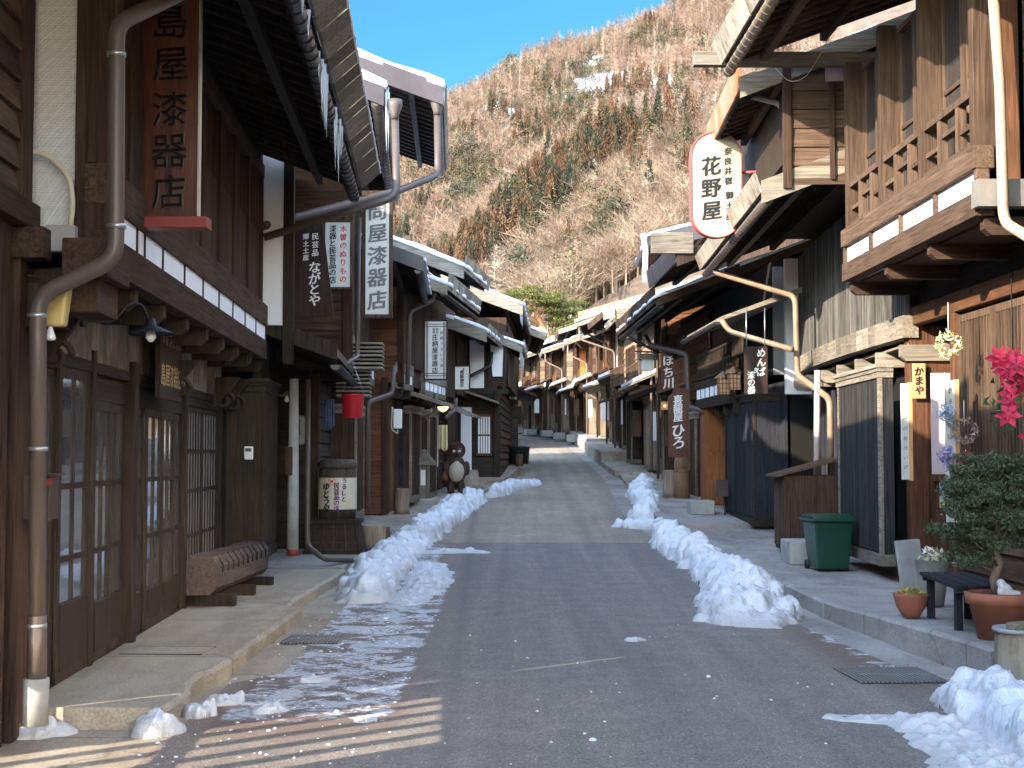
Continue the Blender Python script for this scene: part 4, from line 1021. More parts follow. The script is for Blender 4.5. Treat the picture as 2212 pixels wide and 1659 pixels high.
# ---- R3 with big dark shutters and black balcony
R3 = h = H('town_house', 'black house with tall shutters and curved balcony behind the two lattice lanterns', 'R', 4.6, 23.4, -.025, .35, 10.6)
h.body(void, 2.6, 6, 4.5, .3)
h.shutter_box(.45, 3.2, .0, .48, .1, 2.32, ch, bkx, bw=.1)
h.boards_v('char_boards', .0, 4.2, .04, .0, 2.5, ch, .18)
m = h.mb(); m.box(4.6, 5.4, .0, .62, .25, 2.4); h.put('orange_box', m, wood('orange_door', (.13,.045,.018), (.3,.12,.045), 'z'))
h.side_boards('orange_side', 4.6, .02, .6, .3, 2.36, wood('orange_door', (.13,.045,.018), (.3,.12,.045), 'z'), 1.0)
h.boards_v('board_wall', 5.4, 10.5, .04, .0, 2.5, wd('red'), .2)
h.post('post', [(3.6, 3.72, 0, .12, 0, 2.6), (6.3, 6.42, 0, .14, 0, 2.6), (8.2, 8.34, 0, .14, 0, 2.6)], wd('brown'))
h.shutter_box(7.0, 8.0, .0, .45, .2, 2.2, wd('brown'), gyx, bw=.06)
h.band(1.8, 5.6, .66, 2.4, 2.6, bkx, 7, .2, .14)
h.joists(1.8, 5.6, 0, .6, 2.0, 2.2, bk)
h.balustrade(1.8, 5.6, .64, 2.78, 3.3, bkx, .14)
h.window(2.0, 5.5, .3, 2.75, 4.0, bk, plasterb, .16, .04, (3.1, 3.5), 'upper_window')
h.balustrade(5.8, 10.4, .8, 2.75, 3.35, rd, .16); h.boards_h('upper_boards', 5.8, 10.5, .35, 2.5, 4.3, wd('red', 'x'), .2)
m = h.mb(); m.box(-.06, .04, -.3, .25, 2.6, 4.4); h.put('plaster_strip', m, plain('grey_plaster', (.35,.35,.34), .9))
h.roof(1.84, 4.5, .38, -.1, 3.6, vr=-2.5, skin=tin, fas=plain('dark_plate', (.07,.045,.04), .5), fh=.3, bmat=bk, fseg=.7)
h.roof(1.75, 4.2, .38, 3.3, 10.6, vr=-2.5, skin=tin, fas=wd('brown'), fh=.28, snowt=.1, gut=pipe_dk, bmat=wd('brown', 'y'), fseg=.4, gd=.04)
h.post('purlin_end', [(-.2, -.1, 1.6, 2.3, 4.6, 4.95)], gyy)
m = h.mb(); m.prism_u([(1.45, 3.32), (1.45, 3.38), (.2, 3.84), (.2, 3.76)], -1.9, 1.7); po = h.put('pent_roof', m, gyy)
h.gutter(po, -1.9, 1.75, 1.5, 3.3, pipe_dk, .055)
h.pipe([P(1558, 690, 21.4), P(1575, 716, 21.4), P(1712, 755, 20.4)], pipe_be, .042)
h.pipe([P(1395, 727, 33.5), P(1405, 745, 32), P(1484, 765, 29.2), P(1487, 870, 29.2), P(1492, 880, 29.2), P(1520, 888, 28.4)], pipe_br, .055)
# ---- small high roof rising behind, purple tin with snow
h = H('town_house', 'house behind with purple tin gable and thin snow beside the oval sign', 'R', 4.9, 29.6, .02, .5, 4.5)
h.body(br, 4.2, 6, 6.2, .3, part='wall')
h.roof(1.95, 5.7, .24, -.1, 4.4, vr=-2.5, skin=tinr, fas=tinr, fh=.06, snowt=.1, bmat=tinr, bh=.36, soff=tny, fseg=1)
h.pipe([P(1388, 505, 29.6), P(1395, 535, 29.6), P(1392, 610, 29.6)], plain('pale_pipe', (.5,.42,.38), .45), .06)
# ---- the far row, climbing and curving to the left
FAR = [
 (4.1, 34.3, 0.08, 4.1, 1.5, 4.1, 'brown', 'red', 'tan', 0.1, 'brown house below the grey eave with hanging box lantern'),
 (4.35, 38.5, -0.02, 3.9, 1.4, 4.3, 'grey', 'grey', 'grey', 0.12, 'house with grey clapboard side behind the box lantern'),
 (4.25, 42.5, -0.05, 3.9, 1.5, 4.5, 'black', 'brown', 'grey', 0.12, 'dark-fronted house with timber balcony right of the sunlit strip of road'),
 (3.95, 46.5, 0.0, 3.9, 1.8, 4.2, 'black', 'tan', 'grey', 0.16, 'house with white braced panels and projecting balcony'),
 (3.95, 50.5, 0.01, 3.9, 1.4, 4.6, 'brown', 'tan', 'tan', 0.1, 'pale timber house left of the braced balcony house'),
 (4.0, 54.5, 0.03, 4.0, 1.6, 4.0, 'tan', 'brown', 'grey', 0.14, 'house with low wide eave in front of the orange gable'),
 (4.1, 58.6, -0.05, 4.3, 1.3, 5.2, 'tan', 'orange', 'orange', 0.13, 'tall house with bright orange gable wall'),
 (3.9, 63.0, -0.08, 4.4, 1.5, 4.2, 'brown', 'tan', 'red', 0.15, 'small brown house just left of the orange gable'),
 (3.55, 67.5, -0.1, 4.4, 1.3, 4.9, 'brown', 'orange', 'red', 0.16, 'house with orange boards and snowy roof below the great pine'),
 (3.1, 72.0, -0.11, 4.4, 1.5, 4.1, 'brown', 'grey', 'red', 0.18, 'house with grey clapboards and red plate under its eave'),
 (2.6, 76.5, -0.17, 4.0, 1.3, 4.6, 'tan', 'tan', 'brown', 0.18, 'tan house with thin snowy roof near the bend'),
 (1.9, 80.6, -0.2, 4.0, 1.5, 4.0, 'red', 'grey', 'red', 0.22, 'house with thick snow on its lower roof far up the street'),
 (1.1, 84.6, -0.3, 3.8, 1.3, 4.3, 'brown', 'grey', 'tan', 0.2, 'grey-boarded house at the start of the bend'),
 (-0.1, 88.4, -0.45, 3.8, 1.3, 3.9, 'black', 'red', 'brown', 0.2, 'farthest red-boarded house where the street bends away'),
 (-1.8, 91.8, -0.7, 4.5, 1.3, 3.9, 'black', 'grey', 'brown', 0.2, 'dark house in the bend, left of the red-boarded one'),
 (-4.8, 95.2, -1.2, 8.0, 1.3, 3.6, 'black', 'grey', 'brown', 0.2, 'dark house closing the end of the street')
]
for i, (x, y, sl, L, ev, ew, low, sidec, up, sn, lab) in enumerate(FAR):
    z = zr(y)+(.25 if y < 45 else .55)
    sl += .1 if y > 44 else 0; pw = (.0, .3, -.15, .2, .4, -.05)[i % 6]; low = {'brown': 'pale' if i % 2 else 'brown', 'tan': 'pale', 'grey': 'pale'}.get(low, low); sidec = 'pale' if sidec == 'grey' else sidec; up = 'pale' if up in ('grey',) else up
    h = H('town_house', lab, 'R', x, y, sl, z, L)
    h.body(void, 2.35, 6, ew+.3, .35)
    h.boards_v('board_wall', .1, L*.55, .02, -.2, 2.3, wd(low), .2); h.shutter_box(L*.55, L*.85, .0, .35, .1, 2.2, wd(low), gyx, bw=.1)
    h.window(L*.2, L*.5, .05, .4, 2.0, wd('brown'), plasterb if i % 2 else glass, .16, .05, (1.2,), 'lattice_window')
    h.side_boards('lower_side_boards', 0, -3, .0, -.2, 2.3, wd('brown' if i % 2 else 'pale', 'y'), .3)
    h.side_boards('gable_boards', 0, -3.2, .38, 2.3, ew+.3, wood('corrugated_orange', (.5,.2,.07), (.62,.3,.13), 'z') if i == 6 else wd(sidec, 'y'), .25)
    h.boards_h('upper_boards', .1, L, .35, 2.45, ew, wd(up, 'x'), .2)
    h.post('corner_post', [(-.05, .1, -.05, .12, -.2, 2.4), (-.05, .1, .32, .45, 2.3, ew+.2), (L-.1, L, .3, .45, 2.3, ew)], wd('brown'))
    if i in (1, 2, 3, 7, 9, 11): h.balustrade(.2, L-.4, .85, 2.5, 3.1, wd('tan' if i < 3 else 'red'), .2); h.joists(.2, L-.4, 0, .85, 2.25, 2.42, wd('tan', 'y'))
    elif i != 6: h.band(.2, L-.2, .5, 2.5, 2.75, wd('tan', 'x'), 6, .18, .14)
    if i in (3, 4):
        m = h.mb(); m.box(-.06, -.03, -1.6, .3, 2.5, 4.1); h.put('white_panels', m, plaster)
        m = h.mb()
        for q in (-1.6, -.7, .22): m.box(-.1, -.06, q, q+.12, 2.4, 4.3)
        h.put('braces', m, bk)
        m = h.mb(); m.box(1.2, 2.6, .37, .4, 2.8, 4.0); h.put('white_upper_panel', m, plaster)
    r = h.roof(ev, ew, .33 if i != 6 else .28, -.35, L+.05, vr=-3.1, skin=tinr if i % 3 == 0 else tin, fas=gy if i % 2 else wd('tan'), fh=.14, snowt=sn*.7 if i % 2 or i > 9 else 0, gut=None, bmat=(rustp if i == 6 else gyy), bh=.22)
    m = h.mb(); m.prism_u([(1.25-pw*.6, 2.12+pw), (1.25-pw*.6, 2.2+pw), (0.3, 2.52+pw), (.3, 2.44+pw)], -.25, L*(1 if i % 2 else .7))
    o = h.put('pent_roof', m, gyy if i % 2 else wd('brown', 'y'))
    if i % 2 or i == 8:
        m = h.mb(); m.prism_u([(1.2-pw*.6, 2.2+pw), (1.22-pw*.6, 2.29+pw), (.4, 2.58+pw), (.36, 2.5+pw)], -.27, L-.5); h.put('roof_snow', m, snow, o)
    if i % 3 != 1:
        m = h.mb(); m.box(L*.3, L*.75, .375, .39, 2.9+.1*(i % 2), 3.7); o2 = h.put('upper_window', m, plasterb if i % 2 else glass); m = h.mb(); h.frame(m, L*.3-.05, L*.75+.05, .37, 2.85+.1*(i % 2), 3.75, .06, .06); h.bars(m, L*.3, L*.75, .38, 2.9, 3.7, .22, .03, .03); h.put('window_frame', m, wd('brown'), o2)
    m = h.mb(); m.box(L*.1, L*.16, .3, .36+.1*(i % 3), .9, 1.7); h.put('notice_board', m, plaster if i % 2 else wd('tan'))
    mat = plain('pale_pipe', (.5,.42,.38), .45)
    h.post('stone_step', [(.6+i % 2, 2.0+i % 2, .3, .9, -.35, .0)], conc_w)
    if i % 3 == 2: continue
    m = h.mb(); m.tube(bend([(-.2, ev-.1, ew-.1), (-.15, ev-.1, ew-.5), (-.12, .55, ew-.9), (-.12, .55, .1)], .15), .035, 8); h.put('downpipe', m, plain('dull_pipe', (.22,.17,.14), .5) if i % 2 else pipe_br)
# upper clerestory of the orange house

# ================================================================ THINGS
GC = {}
def glyph(c, wt=.0):
    """outline of one character as a little mesh: vertices in the unit square, faces"""
    k = (c, wt)
    if k in GC: return GC[k]
    cu = bpy.data.curves.new('g', 'FONT'); cu.body = c; cu.size = 1; cu.resolution_u = 3; cu.offset = wt; cu.fill_mode = 'FRONT'
    o = bpy.data.objects.new('g', cu); me = o.to_mesh()
    vs = [tuple(v.co) for v in me.vertices]; fs = [tuple(p.vertices) for p in me.polygons]
    o.to_mesh_clear(); bpy.data.objects.remove(o); bpy.data.curves.remove(cu)
    if vs:
        x0 = min(v[0] for v in vs); x1 = max(v[0] for v in vs); y0 = min(v[1] for v in vs); y1 = max(v[1] for v in vs)
        cx, cy = (x0+x1)/2, (y0+y1)/2
        if c in 'しくんのとやうりもかまいろはにへ': pass
        vs = [(x-cx, y-cy) for x, y, z in vs]; k_ = ord(c[0])*.37
        vs = [(x+.022*mnoise.noise(Vector((x*4, y*4, k_))), y+.022*mnoise.noise(Vector((x*4, y*4, k_+50)))+.05*x*x) for x, y in vs]
    GC[k] = (vs, fs); return GC[k]
def letters(cols, mapf, wt=.015, vertical=True, skew=.12):
    """cols: (string, x of centre, y of the first centre, char size, pitch); mapf(x, y, d) -> point"""
    m = MB()
    for st, x, y, size, pitch in cols:
        for i, c in enumerate(st):
            if c == ' ': continue
            vs, fs = glyph(c); cx, cy = (x, y-i*pitch) if vertical else (x+i*pitch, y)
            for k, (ox, oy) in enumerate(((0, 0), (wt, wt*.5), (-wt, -wt*.5), (0, -wt*.7)) if wt > .012 else ((0, 0),)):
                m.add([mapf(cx+(a+ox)*size, cy+(b+oy+a*skew)*size, .005+k*.0006) for a, b in vs], fs)
    return m
def flat(x, y, d): return (x, -d, y)
def sign(name, label, rect, Y, t, bmat, cols, ink, cat='sign', frame=None, rz=0, poly=None, wt=.015, group=None, fw=.03, skew=.12, extra=None):
    """a flat board facing down the street; cols in fractions of its width and height"""
    x0, x1, y0, y1 = rect; a = P(x0, y1, Y); b = P(x1, y0, Y); W, Hh = b.x-a.x, b.z-a.z
    o = thing(name, label, cat, ((a.x+b.x)/2, Y, a.z), rz, group)
    m = MB()
    if poly: m.prism_v([((p-.5)*W, q*Hh) for p, q in poly], 0, t)
    else: m.box(-W/2, W/2, 0, t, 0, Hh)
    m.build('board', bmat, o, .003)
    if frame:
        m = MB(); m.box(-W/2-fw, -W/2, -.02, t+.01, -fw, Hh+fw); m.box(W/2, W/2+fw, -.02, t+.01, -fw, Hh+fw); m.box(-W/2, W/2, -.018, t+.01, -fw, 0); m.box(-W/2, W/2, -.018, t+.01, Hh, Hh+fw)
        m.build('frame', frame, o, .003)
    if isinstance(ink, tuple): groups_ = list(zip(cols, ink))
    else: groups_ = [(cols, ink)]
    for cs, mt in groups_:
        m = letters([(s_, (x-.5)*W, y*Hh, sz*Hh, pt*Hh) for s_, x, y, sz, pt in cs], flat, wt, skew=skew); m.build('lettering', mt, o, recalc=False)
    return o, W, Hh
inkb = plain('black_ink', (.012,.012,.014), .5, var=.05); inkw = plain('white_ink', (.75,.75,.72), .7, var=.05); inkr = plain('red_ink', (.5,.05,.05), .6); inkg = plain('grey_ink', (.14,.13,.14), .7, var=.3); inkgold = plain('gold_ink', (.62,.45,.2), .4, .4)
lacq = wood('red_lacquer', (.032,.009,.005), (.115,.03,.014), 'z', rough=.32, var=.1, spec=.5); gloss = plain('gloss_black', (.01,.01,.012), .15, spec=.8)
dkw = wood('dark_sign_board', (.02,.013,.01), (.055,.035,.027), 'z', rough=.6, var=.1)
wht = plain('sign_white', (.62,.62,.58), .8, var=.08, sc=3)
redp = plain('red_shelf', (.22,.035,.03), .45, var=.15)
# 1 the tall lacquered board
o, W, Hh = sign('shop_sign', 'tall red-brown lacquered board with raised black characters and red shelf', (303, 432, -70, 470), 9.28, .06, lacq, [], [], wt=.02)
cy = lambda py: (P(300, py, 9.28).z-o.location.z)
m = MB()
for c, py, sz in (('島', 46, .255), ('屋', 140, .25), ('漆', 236, .25), ('器', 328, .25), ('店', 414, .24)):
    vs, fs = glyph(c); n = len(vs); pts = [(a*sz, (b_+a*.06)*sz+cy(py)) for a, b_ in vs]
    edges = {}
    for f in fs:
        for i in range(len(f)):
            e = (f[i], f[(i+1) % len(f)]); k = (min(e), max(e)); edges[k] = None if k in edges else e
    m.add([(x, -.018, z) for x, z in pts]+[(x, .0, z) for x, z in pts], fs+[(e[0], e[1], e[1]+n, e[0]+n) for e in edges.values() if e])
m.build('lettering', gloss, o)
m = MB(); m.box(-W/2-.02, W/2+.075, -.06, .1, -.075, .0); m.build('shelf', redp, o, .004)
m = MB(); m.box(W/2, W/2+.01, -.01, .06, 0, Hh); m.build('edge_strip', steel, o)
m = MB(); m.tube(bend([(-W/2+.02, .05, -.08), (-W/2+.02, .05, -.45)], .02), .008, 6); m.build('bracket', paint_blk, o)
# 2 gilded board on the shop front
lo = L1.root_matrix()
o = thing('shop_sign', 'dark board with worn gold characters hanging over the lattice doors', 'sign', lo @ Vector((3.9, -.17, 2.08)), L1.root.rotation_euler.z, None)
m = MB(); m.box(-.5, .5, -.04, .0, 0, .62); m.build('board', dkw, o, .004)
m = letters([('島屋漆器店', -.38, .2, .2, .19)], lambda x, y, d: (x, -.04-d, y), .02, False, .0); m.build('lettering', inkgold, o, recalc=False)
m = letters([('木曽漆器製造', -.36, .5, .11, .14)], lambda x, y, d: (x, -.04-d, y), .01, False, .0); m.build('lettering', inkgold, o, recalc=False)
# 3 - 5
sign('hanging_sign', 'dark leaning plank with white hiragana hanging below the first eave', (636, 716, 478, 685), 17.0, .04, dkw,
     [('民芸品', .56, .84, .075, .085), ('郷土土産', .3, .84, .066, .073), ('ながとや', .55, .52, .13, .115)], inkw, poly=[(.0, 0), (1.09, 0), (.75, 1), (-.02, 1)], wt=.03)
sign('shop_sign', 'white board with one red and one black column behind the dark plank', (702, 757, 480, 620), 18.9, .04, wht,
     ([('木曽のぬりもの', .72, .9, .11, .13)], [('漆器と民芸品の店', .3, .9, .115, .113)]), (inkr, inkb), frame=wd('brown'), wt=.03)
sign('shop_sign', 'tall white board with large grey characters on the projecting house corner', (789, 841, 420, 679), 19.3, .05, wht,
     [('問屋漆器店', .5, .86, .165, .185)], inkg, frame=wd('brown'), wt=.035, fw=.05)
# 6 white with black grid
o, W, Hh = sign('shop_sign', 'white board edged with double black lines above the stone lantern post', (918, 964, 694, 818), 27.0, .06, wht,
     [('伝統うるし工芸', .78, .8, .06, .095), ('株式', .58, .86, .05, .05), ('会社', .42, .86, .05, .05), ('庄柄屋漆器店', .47, .72, .11, .115)], inkb, frame=bk, wt=.02)
m = MB()
for q in (.06, .12, .88, .94): m.box((q-.5)*W-.006, (q-.5)*W+.006, -.008, -.001, .01, Hh-.01)
for q in (.05, .09, .91, .95): m.box(-W/2, W/2, -.0075, -.001, q*Hh-.006, q*Hh+.006)
m.build('stripes', inkb, o)
sign('shop_sign', 'small white framed board with black writing right of the gridded board', (983, 1013, 792, 841), 31.5, .05, wht, [('豊飯豊衣', .5, .76, .2, .19), ('富', .62, .9, .09, .1), ('うるし', .82, .8, .08, .12)], inkb, frame=bk, wt=.03)
sign('shop_sign', 'narrow white board under a little roof at the far icicle house', (1100, 1116, 815, 862), 43.0, .06, wht, [('ちきり屋', .5, .84, .2, .23)], inkb, frame=bk, wt=.03)
# 9 the oval lantern-shaped sign
ov = [(.5+.5*cos(t), .78+.22*sin(t)) for t in [pi*i/14 for i in range(15)]]+[(.5+.5*cos(t), .22+.22*sin(t)) for t in [pi+pi*i/14 for i in range(15)]]
cream = plain('cream_sign', (.36,.335,.255), .7, var=.06, sc=3)
o, W, Hh = sign('oval_sign', 'big cream oval board rimmed in red with bold black characters', (1494, 1600, 286, 512), 18.9, .12, cream, [('花野屋', .4, .68, .19, .215), ('奈良井宿', .74, .82, .075, .095), ('御土産', .76, .4, .075, .1)], inkb, poly=ov, wt=.035)
m = MB(); k = len(ov); pts = [((p-.5)*W, q*Hh) for p, q in ov]; C = Vector((0, Hh/2))
out = [(x*1.03, Hh/2+(z-Hh/2)*1.014) for x, z in pts]
m.add([(x, -.02, z) for x, z in pts]+[(x, -.02, z) for x, z in out]+[(x, .14, z) for x, z in out]+[(x, .14, z) for x, z in pts],
      [f for i in range(k) for f in ((i, (i+1) % k, k+(i+1) % k, k+i), (k+i, k+(i+1) % k, 2*k+(i+1) % k, 2*k+i), (2*k+i, 2*k+(i+1) % k, 3*k+(i+1) % k, 3*k+i), (3*k+i, 3*k+(i+1) % k, (i+1) % k, i))])
m.build('red_rim', plain('red_rim', (.5,.09,.08), .6), o)
m = MB(); m.tube([(0, .05, Hh), (.8, .1, Hh+.1)], .018, 8); m.tube([(W/2, .05, Hh*.62), (1.1, .1, Hh*.66)], .022, 8); m.build('arm', redp, o)
sign('hanging_sign', 'black board with white hiragana hanging from chains under the right eave', (1608, 1658, 749, 851), 20.6, .03, dkw, [('めんば', .72, .87, .2, .2), ('&', .5, .5, .16, .1), ('漆の器', .3, .4, .17, .16)], inkw, wt=.02)
for px in (1612, 1652):
    m = MB(); a = P(px, 749, 20.62); b = P(px, 665, 20.62); m.tube([a, b], .008, 5); tag(m.build('sign_chain', steel), 'thin chain holding the black hiragana board, %s one' % ('left' if px < 1630 else 'right'), 'chain')
hb = wood('brown_sign_board', (.07,.03,.022), (.15,.068,.045), 'z', rough=.6, var=.05)
sign('standing_sign', 'tall brown plank with notched top and flowing white writing by the carved figure', (1444, 1487, 836, 988), 28.0, .05, hb, [('喜龍屋', .48, .82, .14, .125), ('ひろ', .5, .38, .2, .17)], inkw, poly=[(0, 0), (1, 0), (1.0, .97), (.3, 1), (.18, .9), (0, .86)], wt=.03)
sign('shop_sign', 'brown board with bold white characters high among the far right eaves', (1429, 1458, 756, 838), 31.0, .05, hb, [('ほち川', .5, .72, .3, .3)], inkw, wt=.04)
sign('name_plate', 'pale wooden plate with brushed characters on the entrance post', (1972, 1999, 785, 861), 15.63, .02, wood('pale_plate', (.42,.26,.12), (.6,.4,.2), 'z', var=.05), [('かまや', .5, .78, .27, .27)], inkb, wt=.03)
paperb = plain('poem_paper', (.55,.55,.5), .85, var=.1, sc=4); pine_edge = wood('fresh_pine', (.5,.28,.12), (.62,.38,.18), 'z', var=.05)
for (x0, x1, y0, y1, Y, lab, tx_) in ((1949, 1968, 828, 1036, 15.3, 'narrow upright poem board with pine edge beside the black shutter box', 'いにしへのならいの'), (2046, 2068, 822, 1128, 13.5, 'longer upright poem board with pine edge beside the slatted doors', 'きそちにはるをまちくら')):
    o, W, Hh = sign('poem_board', lab, (x0, x1-6, y0, y1), Y, .03, paperb, [(tx_, .5, .93, .55*(x1-x0)/(y1-y0), .9/len(tx_))], inkb, wt=.0, skew=.3)
    m = MB(); m.box(W/2, W/2+.035, -.02, .06, -.01, Hh+.01); m.build('pine_edge', pine_edge, o)
o, W, Hh = sign('poster', 'small blue and yellow poster behind the longer poem board', (2030, 2053, 1042, 1097), 15.0, .004, plain('poster_blue', (.35,.45,.55), .5), [], inkb)
m = MB(); m.box(-W/2+.005, W/2-.005, -.003, -.001, .02, Hh*.32); m.build('yellow_strip', plain('poster_yellow', (.6,.55,.15), .5), o)
m = MB(); m.box(-.005, W*.4, -.003, -.001, Hh*.36, Hh*.9); m.build('dark_picture', plain('poster_dark', (.08,.08,.14), .5), o)

# ---- lamps, meters, boxes on the left shop
def loc(h, u, v, w): return h.root_matrix() @ Vector((u, h.k*v, w))
o = thing('gooseneck_lamp', 'black enamel gooseneck lamp over the lattice doors', 'lamp', P(180, 692, 8.9), radians(52)); o.scale = (.85, .85, .85)
m = MB(); m.tube(bend([(0, 0, 0), (.25, -.02, .0), (.38, -.04, .16), (.5, -.05, .16), (.55, -.06, .02)], .12), .012, 8); m.box(-.02, .02, -.02, .02, -.05, .05); m.build('arm', paint_blk, o)
m = MB(); m.lathe([(.02, .06), (.035, .05), (.045, .0), (.17, -.055), (.172, -.06), (.04, -.005)], (.57, -.06, .0), 28); s_ = m.build('lamp_shade', paint_blk, o); 
bulb = plain('bulb_glass', (.75,.77,.78), .15, spec=.8, var=.03)
m = MB(); m.lathe([(.015, .0), (.02, -.02), (.04, -.06), (.042, -.085), (.02, -.115), (.004, -.12)], (.57, -.06, -.01), 16); m.build('bulb', bulb, o)
p = P(620, 855, 17.7); o = thing('bulb_lamp', 'small brass-shaded bulb beside the concrete pole', 'lamp', p)
m = MB(); m.lathe([(.015, .06), (.03, .04), (.12, 0), (.121, -.005), (.02, .02)], (0, 0, 0), 20); m.build('lamp_shade', plain('old_brass', (.3,.2,.1), .4, .6), o)
m = MB(); m.lathe([(.015, 0), (.035, -.05), (.03, -.07), (.003, -.08)], (0, 0, 0), 12); m.build('bulb', bulb, o)
# golden fitting
o = thing('light_fitting', 'golden plastic light fitting with pointed bulb behind the brown downpipe', 'lamp', P(125, 706, 7.95)); o.scale = (.9, .9, .9)
m = MB(); a = .09; m.hexa([(-.09, -.05, 0), (.05, -.05, 0), (.05, .05, 0), (-.09, .05, 0), (-.1, -.06, .2), (.08, -.06, .27), (.08, .06, .27), (-.1, .06, .2)]); m.build('housing', plain('golden_plastic', (.55,.42,.17), .35), o, .02)
m = MB(); m.lathe([(.012, 0), (.018, -.02), (.036, -.07), (.032, -.085), (.003, -.09)], (-.04, -.02, -.0), 14); m.build('bulb', bulb, o)
# conduits and junction box
o = thing('junction_box', 'grey square junction box with beige conduits on the white wall', 'electrical box', P(132, 545, 8.1))
m = MB(); m.box(-.085, .085, -.04, .04, 0, .155); m.build('box', plain('grey_box', (.33,.31,.31), .5, var=.05), o, .006)
q = lambda x, y, Y=8.1: P(x, y, Y)-o.location
m = MB(); m.tube(bend([q(20, 325), q(100, 330), q(150, 380), q(158, 440), q(150, 500)], .15, 7), .017, 10); m.build('conduit', conduit, o)
m = MB(); m.tube(bend([q(20, 350), q(38, 385), q(38, 470)], .1, 7), .017, 10); m.build('conduit', conduit, o)
m = MB(); m.tube(bend([q(100, 505), q(45, 520), q(-10, 575)], .12, 7), .019, 10); m.build('conduit', conduit, o)
m = MB(); m.tube(bend([q(110, 545), q(60, 555), q(25, 570), q(30, 590), q(90, 600)], .08), .006, 6); m.build('thin_cable', paint_blk, o)
o = thing('mail_box', 'dark tin letter box fixed low behind the corner downpipe', 'letter box', P(82, 1122, 8.15))
m = MB(); m.box(-.125, .085, -.06, .1, 0, .25); m.build('box', plain('dark_brown_tin', (.05,.035,.032), .5), o, .005)
m = MB(); m.box(.02, .12, -.1, .1, .25, .265); m.build('lid', plain('dark_brown_tin', (.05,.035,.032), .5), o)
m = MB(); m.box(.055, .1, -.065, -.06, .2, .235); m.build('red_slot', plain('red_slot', (.3,.05,.03), .5), o)
o = thing('thermometer_box', 'small white weather display on the dark pillar behind the log bench', 'thermometer', P(537, 993, 15.9))
m = MB(); m.box(-.05, .05, -.02, .02, 0, .15); m.build('case', paint_wht, o, .012); m = MB(); m.box(-.035, .035, -.024, -.02, .09, .13); m.build('screen', inkg, o)
m = MB(); m.tube([(0, 0, 0), (.0, .0, -.35), (-.01, 0, -.95)], .005, 5); m.build('cable', paint_blk, o)
o = thing('concrete_pole', 'slim concrete pole with red foot beside the brown shutter box', 'pole', P(632, 1200, 17.6))
m = MB(); m.lathe([(.075, 0), (.07, .8), (.058, 2.2)], (0, 0, 0), 16); m.build('shaft', conc_w, o); m = MB(); m.lathe([(.08, 0), (.08, .07), (.07, .08)], (0, 0, 0), 16); m.build('red_foot', redp, o)
m = MB(); m.box(-.09, .0, -.1, -.07, 1.0, 1.35); m.build('board_scrap', wd('brown'), o)
o = thing('electric_meter', 'grey rounded electric meter on the boards behind the concrete pole', 'meter', P(641, 961, 18.3))
m = MB(); m.box(-.1, .1, -.06, .06, 0, .38); m.build('case', plain('meter_grey', (.2,.19,.17), .5, var=.05), o, .03); m = MB(); m.box(-.065, .055, -.066, -.06, .13, .33); m.build('window', glass, o); m = MB(); m.box(-.02, .03, -.07, -.066, .2, .27); m.build('dial_plate', wht, o)
# ---- hollowed log bench
o = thing('log_bench', 'massive squared log with saw notches resting on sleepers', 'bench', (-3.03, 13.75, .125), -.02)
lg_ = wood('old_log', (.035,.027,.025), (.13,.1,.09), 'y', rough=.85, var=.1)
m = MB(); r = random.Random(3); sec = [(-.17, .02), (-.15, 0), (.1, 0), (.16, .07), (.17, .28), (.12, .37), (-.09, .39), (-.18, .28)]
n = 26; vs = []
for i in range(n+1):
    y = 2.6*i/n
    for a, b_ in sec: vs.append((a+.012*mnoise.noise(Vector((y*3, a*9, 1))), y, .12+b_+.015*mnoise.noise(Vector((y*2, b_*9, 4)))))
k = len(sec); m.add(vs, [tuple(range(k)), tuple(range(n*k, n*k+k))]+[(i*k+j, i*k+(j+1) % k, (i+1)*k+(j+1) % k, (i+1)*k+j) for i in range(n) for j in range(k)]); m.build('log', lg_, o, .01)
m = MB()
for i in range(10): y = .2+i*.24; m.box(.15, .184, y, y+.022, .33, .41); m.hexa([(.11, y, .46), (.16, y, .40), (.16, y+.022, .40), (.11, y+.022, .46), (.115, y, .502), (.182, y, .41), (.182, y+.022, .41), (.115, y+.022, .502)])
m.build('saw_notches', plain('notch_dark', (.015,.012,.01), .9), o)
for y in (.15, 1.1, 2.1): m = MB(); m.box(-.16, .3, y, y+.14, 0, .12); m.build('sleeper', bk, o, .006)
# ---- street grates
def grate(x, y, w_, d, lab, rz=0):
    o = thing('drain_grate', lab, 'drain grate', (x, y, zr(y)+.004), rz, 'drain grates')
    m = MB(); m.box(-w_/2, w_/2, -d/2, d/2, 0, .004); m.build('pit', plain('grate_pit', (.05,.048,.045), .9), o)
    m = MB(); n = int(w_/.03)
    for i in range(n+1): c = -w_/2+w_*i/n; m.box(c-.006, c+.006, -d/2, d/2, .004, .014)
    m.box(-w_/2, w_/2, -.006, .006, .004, .013); m.build('bars', plain('grate_iron', (.26,.25,.24), .6, .2), o)
grate(-1.72, 12.35, .5, .55, 'iron drain grate in the icy left gutter', -.04); grate(2.75, 10.35, .62, .7, 'iron drain grate before the right kerb', .05); grate(-1.8, 19.6, .4, .5, 'small iron grate at the toe of the left snow bank', -.04)
o = thing('access_cover', 'thin rectangular cover let into the left pavement', 'cover', (-2.6, 10.75, zr(10.7)+.129), -.05); m = MB(); m.box(-.3, .3, -.2, .2, -.01, .003); m.build('plate', concrete, o); m = MB(); m.box(-.31, .31, -.212, -.2, -.01, .004); m.box(-.31, .31, .2, .212, -.01, .004); m.build('slot', inkb, o)
